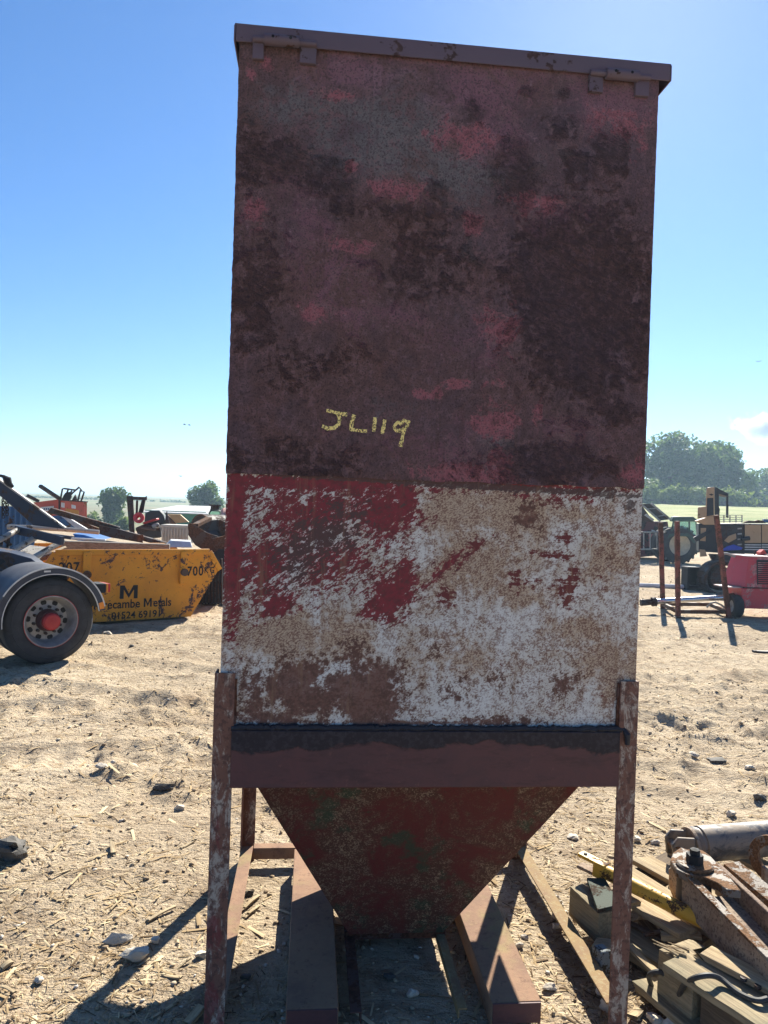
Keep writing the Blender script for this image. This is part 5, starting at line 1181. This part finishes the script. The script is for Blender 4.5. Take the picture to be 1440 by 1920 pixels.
# yellow ram rod with forked end
yr = thing('yellow_ram', 'chipped yellow bar with forked end crossing the scrap heap', 'bar', pz(1250, 1700, 0.03))
a, b = pz(1122, 1628, .20), pz(1470, 1803, .16)
MB().tube(a, b, 0.027, n=18).build('rod', M_yel, yr, True)
d = (b - a).normalized(); s = d.cross(Vector((0, 0, 1))).normalized()
for k in (-1, 1):
    MB().bar(a + d * 0.02 + Vector((0, 0, 0.022 * k)), a - d * 0.085 + Vector((0, 0, 0.024 * k)), 0.045, 0.013).build('fork_tine', M_yel if k > 0 else M_pit, yr, True, 0.004)
MB().box(a + d * 0.012, (0.05, 0.05, 0.06), Matrix((d, s, s.cross(d))).transposed()).build('fork_root', M_yel, yr, True, 0.006)
MB().tube(a - d * 0.06 + Vector((0, 0, .0315)), a - d * 0.06 + Vector((0, 0, .034)), 0.008, n=10).build('pin_hole', M_black, yr, True)

# large hydraulic cylinder
hc = thing('hydraulic_cylinder', 'big oily black hydraulic cylinder lying at the back of the heap', 'hydraulic cylinder', pz(1360, 1620, 0.05))
a, b = pz(1292, 1584, .215), pz(1640, 1556, .215)
d = (b - a).normalized()
MB().lathe([(0.0, .001), (0.0, .055), (0.012, .066), (0.03, .071), (0.033, .066), (0.045, .066), (0.048, .072), (1.2, .072), (1.2, .001)], a, d, 40, False).build('barrel', M_cyl, hc, True)
MB().lathe([(0.0, .058), (0.0, .070), (.014, .070), (.014, .058)], a - d * 0.004, d, 32).build('gland_ring', M_pit, hc, True)
e = a - d * 0.055
for k in (-1, 1):
    MB().prism([e + Vector((-.03, 0.03 * k, -.05)), e + Vector((.055, 0.03 * k, -.05)), e + Vector((.055, 0.03 * k, .05)), e + Vector((-.015, 0.03 * k, .052)), e + Vector((-.04, 0.03 * k, .02))], (0, 0.016 * k, 0)).build('clevis_cheek', M_cyl, hc, True, 0.004)
MB().tube(e + Vector((-0.015, -0.05, 0.0)), e + Vector((-0.015, 0.05, 0.0)), 0.017, n=14).build('clevis_pin', M_rusty, hc, True)

# steel link arm with bolted boss plate
la = thing('steel_link_arm', 'pitted rusty steel link arm with bolted boss plate', 'link arm', pz(1350, 1750, 0.05))
a, b = pz(1262, 1645, .255), pz(1438, 1822, .235)
d = (b - a).normalized(); side = Vector((d.y, -d.x, 0)).normalized()      # towards the lower left
if side.dot(CAM - a) < 0: side = -side
MB().prism([a + Vector((0, 0, .045)), b + Vector((0, 0, .035)), b + d * 0.02 + Vector((0, 0, 0.01)), b + d * .01 - Vector((0, 0, .06)), b - Vector((0, 0, .085)), a - Vector((0, 0, .075)), a - d * 0.03 - Vector((0, 0, .05)), a - d * 0.035 + Vector((0, 0, .015))], -side * 0.022).build('side_cheek', M_pit, la, True, 0.004)
MB().bar(a + d * 0.05 - side * 0.012 + Vector((0, 0, .049)), b - side * 0.012 + Vector((0, 0, .038)), 0.030, 0.010).build('top_flange', M_rusty, la, True, 0.002)
o2 = -side * 0.17
MB().prism([a + o2 + Vector((0, 0, .045)), b + o2 + Vector((0, 0, .03)), b + o2 - Vector((0, 0, .08)), a + o2 - Vector((0, 0, .07))], -side * 0.02).build('side_cheek', M_pit, la, True, 0.004)
MB().prism([a + d * 0.10 - side * .023 - Vector((0, 0, .02)), b - side * .023 - Vector((0, 0, .05)), b - side * .168 - Vector((0, 0, .05)), a + d * 0.10 - side * .168 - Vector((0, 0, .02))], (0, 0, -0.012)).build('web_plate', M_pit, la, True)
zp = .315
pl_px = [(1257, 1612), (1262, 1598), (1277, 1588), (1288, 1592), (1304, 1590.5), (1318, 1594), (1332, 1604), (1352, 1626), (1372, 1648), (1390, 1670), (1362, 1668), (1345, 1655), (1322, 1645), (1290, 1640), (1268, 1630)]
bpw = MB().prism([pz(x, y, zp) for x, y in pl_px], (0, 0, -0.028)).build('boss_plate', M_rusty, la, True, 0.004)
bc = pz(1302, 1624, zp)
MB().lathe([(0, .001), (0.0, .062), (0.010, .066), (0.016, .060), (0.016, .001)], bc - Vector((0, 0, .002)), (0, 0, 1), 30, False).build('washer', M_rusty, bpw, True)
MB().lathe([(.014, .001), (.014, .030), (.045, .030), (.045, .018), (.062, .018), (.066, .001)], bc, (0, 0, 1), 6, False).build('bolt', M_black, bpw, True)
MB().lathe([(0, .06), (-.09, .062), (-.09, .001), (0, .001)], bc - Vector((0, 0, .03)), (0, 0, 1), 28, False).build('boss_sleeve', M_dark, la, True)
MB().prism([pz(1350, 1655, .20), pz(1385, 1668, .20), pz(1395, 1712, .16), pz(1360, 1705, .16)], (0, 0, -0.06)).build('bracket', M_dark, la, True, 0.004)

# loose rusty channel, angle piece, flange, bolts, cable
ch = thing('steel_channel', 'short tan rusted channel leaning at the heap right edge', 'channel', pz(1405, 1680, 0.13))
a, b = pz(1368, 1637, .24), pz(1470, 1722, .20); d = (b - a).normalized(); s = d.cross(Vector((0, 0, 1))).normalized()
MB().channel(a, b, 0.075, 0.045, 0.007, s, s.cross(d)).build('profile', M_rusty, ch, True, 0.001)
single(MB().prism([pz(1404, 1692, .19), pz(1480, 1730, .18), pz(1480, 1760, .14), pz(1402, 1716, .15)], (0.0, 0.02, 0.004)), 'steel_plate', 'brown rusted plate on edge at the far right of heap', 'plate', M_brown, 0.003)
fg = thing('pipe_flange', 'rusty ring flange standing at the right edge of heap', 'flange', pz(1446, 1640, 0.14))
MB().lathe([(0, .05), (0, .088), (.022, .088), (.022, .05)], pz(1450, 1610, .27), (-0.8, -0.6, 0.1), 30).build('ring', M_rusty, fg, True, 0.002)
MB().box(pz(1442, 1650, .20), (0.05, 0.03, 0.10)).build('lug', M_pit, fg, True, 0.004)
for k, (x, y, lb) in enumerate(((1372, 1706, 'bent rusty bolt lying inside the link arm, nearest the boss'), (1388, 1710, 'second bent rusty bolt inside the link arm'), (1392, 1722, 'pale grey pin lying inside the link arm below the bolts'))):
    p = pz(x, y, .20); q = p + Vector((0.035, -0.012 + 0.01 * k, 0.006)); o = thing('loose_bolt', lb, 'bolt', p)
    MB().tube(p, q, 0.007, n=8).build('shank', M_grey if k == 2 else M_rusty, o, True); MB().tube(p - (q - p) * 0.2, p, 0.012, n=6).build('head', M_grey if k == 2 else M_rusty, o, True)
ob = single(MB().box(pz(1364, 1712, .19), (0.035, 0.03, 0.02), Matrix.Rotation(0.6, 3, 'Z')), 'rust_flake', 'small orange rust chunk inside the link arm', 'metal scrap', M_worn('orange_rust', (0.33, 0.12, 0.04), (0.2, 0.07, 0.03), 0.4, 20, 0.9), 0.003)
def smooth_curve(P, n=8):
    P = [Vector(p) for p in P]; out = []
    for i in range(len(P) - 1):
        p0, p1, p2, p3 = P[max(i - 1, 0)], P[i], P[i + 1], P[min(i + 2, len(P) - 1)]
        for k in range(n):
            u = k / n; out.append(0.5 * ((2 * p1) + (p2 - p0) * u + (2 * p0 - 5 * p1 + 4 * p2 - p3) * u * u + (3 * p1 - p0 - 3 * p2 + p3) * u ** 3))
    return out + [P[-1]]
cab = thing('black_cable', 'looped black cable trailing over the splintered pallet', 'cable', pz(1240, 1885))
cpts = [pz(1222, 1850, .03), pz(1217, 1832, .07), pz(1224, 1824, .10), pz(1240, 1823, .11), pz(1249, 1834, .09), pz(1246, 1852, .05), pz(1243, 1875, .02), pz(1256, 1884, .015), pz(1270, 1872, .05), pz(1282, 1848, .14), pz(1302, 1834, .20), pz(1330, 1829, .215), pz(1352, 1836, .20), pz(1385, 1862, .19), pz(1420, 1876, .195), pz(1448, 1870, .20), pz(1480, 1866, .2)]
MB().pipe(smooth_curve(cpts), 0.0085, 10).build('cable_run', M_plain('dusty_black_cable', (0.05, 0.05, 0.05), 0.6), cab, True)

# ================================================================== STONES AND SINGLE PIECES ON THE GROUND
t = NT('grey_rubble'); n1 = t.noise(9, 6, 0.65); n2 = t.noise(60, 4, 0.65)
c = t.mix(t.ramp(n1, 0.35, 0.65), (0.62, 0.56, 0.47), (0.45, 0.39, 0.30)); t.bump(t.math('ADD', n1, n2), 0.7, 0.006); M_stone = t.out(c, 0.92, 0, 0.1)
M_slag = M_plain('dark_slag', (0.13, 0.12, 0.105), 0.85, var=0.5, scale=14, bump=0.6)
def rock(mb_seed, c, s, rz=0.0, rough=0.35):
    bm = bmesh.new(); bmesh.ops.create_icosphere(bm, subdivisions=3, radius=1)
    r = np.random.default_rng(mb_seed); o = r.random(3) * 50
    cuts = r.normal(size=(7, 3)); cuts /= np.linalg.norm(cuts, axis=1)[:, None]; h = 0.42 + 0.42 * r.random(7)
    for v in bm.verts:
        p = np.array(v.co[:]); 
        for n_, hh in zip(cuts, h):
            dd = p @ n_ - hh
            if dd > 0: p = p - n_ * dd * 0.97
        p = p * (1 + 0.5 * rough * (float(fbm(np.array(p[0] * 5 + o[2]), np.array(p[1] * 5 + p[2] * 4), 2)) - 0.5))
        p = p * (1 + rough * (float(fbm(np.array(p[0] * 1.7 + o[0]), np.array(p[1] * 1.7 + p[2] * 1.3 + o[1]), 3)) - 0.5))
        v.co = Matrix.Rotation(rz, 3, 'Z') @ Vector((p[0] * s[0], p[1] * s[1], p[2] * s[2]))
    me = bpy.data.meshes.new('stone'); bm.to_mesh(me); bm.free()
    return me
def stone(label, px, py, wpx, hpx, seed, mat=None, name='stone', rz=0.0, depth=0.8, cat='stone', rough=0.55):
    p = pz(px, py + hpx * 0.4, 0.0); k = (p - CAM).length / FPX
    s = (wpx * k / 2, wpx * k / 2 * depth, max(hpx * k * 0.42, wpx * k * 0.18))
    o = link(name, rock(seed, p, s, rz, rough), mat or M_stone, None, 0, 24)
    o.location = (p.x, p.y, ground_z(p.x, p.y) + s[2] * 0.55); return tag(o, label, cat, 'stones on the yard')
stone('largest pale stone left of the hopper, long and lumpy', 253, 1776, 54, 28, 1, rz=0.4, depth=0.55)
stone('flat pale stone just above the largest one, left of hopper', 221, 1748, 46, 24, 2, rz=0.3, depth=0.5)
stone('small white stone beside the largest pale stone', 292, 1752, 18, 14, 3)
stone('small pale stone touching the front left leg', 377, 1778, 20, 16, 4)
stone('small white stone alone at the lower left', 73, 1831, 16, 13, 5)
stone('dark flat slab of slate on the sunlit dirt left of the leg', 305, 1471, 46, 12, 6, M_slag, 'slate_slab', depth=0.5)
stone('dark grey lump of debris at the left frame edge', 14, 1584, 72, 46, 7, M_slag, 'debris_lump', cat='debris', rough=1.6)
stone('grey stone near the left leg above the dark dirt patch', 337, 1506, 22, 14, 8)
stone('small grey stone in a row with two others on the dirt', 190, 1443, 20, 12, 9)
stone('middle grey stone of the row on the sunlit dirt', 213, 1430, 14, 9, 10)
stone('flat grey stone of the row nearest the leg', 243, 1426, 26, 10, 11)
stone('clod of dirt beside the yellow skip and the lorry tyre', 203, 1182, 18, 11, 12, name='dirt_clod', cat='clod')
stone('dark clod on the dirt below the yellow skip', 248, 1205, 10, 7, 13, M_slag, 'dirt_clod', cat='clod')
stone('pale stone in the shade between the left rail and channel', 466, 1663, 18, 16, 14, M_slag)
stone('dark stone in the sunlit gap inside the left rail', 461, 1818, 18, 14, 15, M_slag)
for i, (x, y, w, h, lb) in enumerate(((1048, 1700, 34, 26, 'largest grey rubble stone beside the mossy pallet block'), (1040, 1672, 20, 15, 'grey rubble stone above the largest one by the pallet block'), (1052, 1683, 18, 12, 'flat rubble stone between two others by the pallet block'), (1046, 1724, 18, 14, 'small rubble stone below the largest one by the pallet block'),
    (1031, 1838, 24, 16, 'pale rubble stone beside the right base rail'), (1013, 1800, 0, 0, ''), (1130, 1848, 22, 26, 'white rubble stone left of the front right leg'), (1140, 1872, 26, 26, 'second white rubble stone at the front right leg'), (1226, 1898, 28, 20, 'pale rubble stone under the black cable'), (1258, 1905, 30, 24, 'pale stone at the lower edge below the black cable'), (1195, 1560, 18, 14, 'grey stone right of the leg above the yellow bar'),
    (1230, 1568, 16, 10, 'small stone on dirt above the yellow forked bar'), (974, 1760, 16, 12, 'small stone between the right channel and rail'), (984, 1745, 12, 10, 'tiny stone between the right channel and rail'), (1096, 1462, 20, 10, 'flat stone on dirt right of the hopper cone'), (1075, 1560, 24, 10, 'long flat stone on dirt right of the hopper cone'), (774, 1850, 22, 18, 'pale stone on the shaded dirt under the hopper spout'), (730, 1818, 20, 12, 'dim stone on the shaded dirt behind the spout'),
    (1302, 1408, 22, 12, 'grey stone on the open dirt right of the hopper'), (1345, 1412, 34, 14, 'dark stone on the open dirt right of the hopper'), (1405, 1430, 18, 12, 'grey stone at the right edge of the open dirt'), (1370, 1515, 20, 14, 'stone on the rutted dirt above the big cylinder'), (1425, 1492, 20, 16, 'dark stone at the right edge above the big cylinder'))):
    if w: stone(lb, x, y, w, h, 30 + i, M_slag if 'dark' in lb or 'dim' in lb else None)
# sticks and chips big enough to pick out
M_stick = M_wood('pale_dry_stick', (0.50, 0.40, 0.25), (0.30, 0.22, 0.13))
for i, (x0, y0, x1, y1, w, lb) in enumerate((
    (272, 1726, 335, 1694, .014, 'long curved pale splinter above the leg shadow'), (205, 1707, 230, 1682, .007, 'thin pale stick on the dirt left of the shadow'), (210, 1582, 212, 1606, .022, 'bright yellow wood chip on the sunlit dirt'),
    (282, 1900, 338, 1865, .012, 'pale splinter at the edge of the hopper shadow'), (300, 1815, 345, 1829, .013, 'short grey stick right of the leg shadow'), (326, 1808, 362, 1790, .008, 'thin pale stick close to the front left leg'),
    (0, 1815, 24, 1804, .022, 'flat pale chip at the left frame edge'), (0, 1848, 30, 1860, .010, 'thin grey stick at the lower left edge'), (98, 1644, 136, 1628, .008, 'dark twig on the sunlit dirt at left'), (28, 1706, 52, 1695, .007, 'short twig near the left frame edge'),
    (336, 1590, 368, 1574, .014, 'pale curled splinter near the left leg'), (346, 1916, 382, 1884, .030, 'grey board offcut lying behind the front left leg'), (112, 1760, 96, 1788, .008, 'crossed grey twig on the dirt at lower left'),
    (455, 1700, 490, 1672, .014, 'pale split stick inside the left base rail'), (462, 1712, 488, 1690, .012, 'second pale split stick inside the left base rail'), (1184, 1908, 1200, 1888, .030, 'yellow wood chip beside the front right leg'), (1410, 1222, 1460, 1225, .06, 'flat dark bar on the dirt at the right edge'))):
    p, q = pz(x0, y0), pz(x1, y1)
    p.z, q.z = ground_z(p.x, p.y) + w * .45, ground_z(q.x, q.y) + w * .45 + 0.004
    o = board(None, p, q, w, w * 0.45, M_dark if 'flat dark bar' in lb else M_stick, name='wood_splinter' if 'bar' not in lb else 'steel_bar'); tag(o, lb, 'splinter' if 'bar' not in lb else 'bar', 'splinters on the yard' if 'bar' not in lb else None)

# ================================================================== CLOUD (far beyond the haze)
cc = pY(1440, 800, 2700)
t = NT('cloud_vapour'); t.n.remove(t.b)
ln = t.n.new('ShaderNodeVectorMath'); ln.operation = 'LENGTH'; t.l.new(t.co((1 / 165, 1 / 90, 1 / 78)), ln.inputs[0])
cn = t.noise(0.018, 5, 0.6)
dn = t.ramp(t.math('ADD', t.math('SUBTRACT', 1.0, ln.outputs['Value']), t.math('MULTIPLY', t.math('SUBTRACT', cn, 0.5), 1.6)), 0.28, 0.7, 0.0, 0.035)
cv_ = t.n.new('ShaderNodeVolumePrincipled'); cv_.inputs['Color'].default_value = (0.98, 0.98, 0.98, 1); t.l.new(dn, cv_.inputs['Density']); cv_.inputs['Anisotropy'].default_value = 0.3
t.l.new(cv_.outputs[0], [n for n in t.n if n.type == 'OUTPUT_MATERIAL'][0].inputs['Volume'])
bm = bmesh.new(); bmesh.ops.create_icosphere(bm, subdivisions=3, radius=1)
for v in bm.verts: v.co = Vector((v.co.x * 172, v.co.y * 95, v.co.z * 82))
cme = bpy.data.meshes.new('cloud'); bm.to_mesh(cme); bm.free()
cl_ = link('cloud', cme, t.m); cl_.location = cc
tag(cl_, 'small white fair weather cloud low over the trees', 'cloud')
cl_['kind'] = 'structure'

# ================================================================== HAZE
t = NT('thin_summer_haze'); t.n.remove(t.b)
pv = t.n.new('ShaderNodeVolumePrincipled'); pv.inputs['Color'].default_value = (0.55, 0.78, 1.0, 1); pv.inputs['Density'].default_value = 0.0011; pv.inputs['Anisotropy'].default_value = 0.35
t.l.new(pv.outputs[0], [n for n in t.n if n.type == 'OUTPUT_MATERIAL'][0].inputs['Volume'])
HAZE = MB().box((0, 1150, 16), (3400, 2700, 48)).build('haze', t.m)
tag(HAZE, 'thin pale blue summer haze over the yard and fields', kind='stuff')
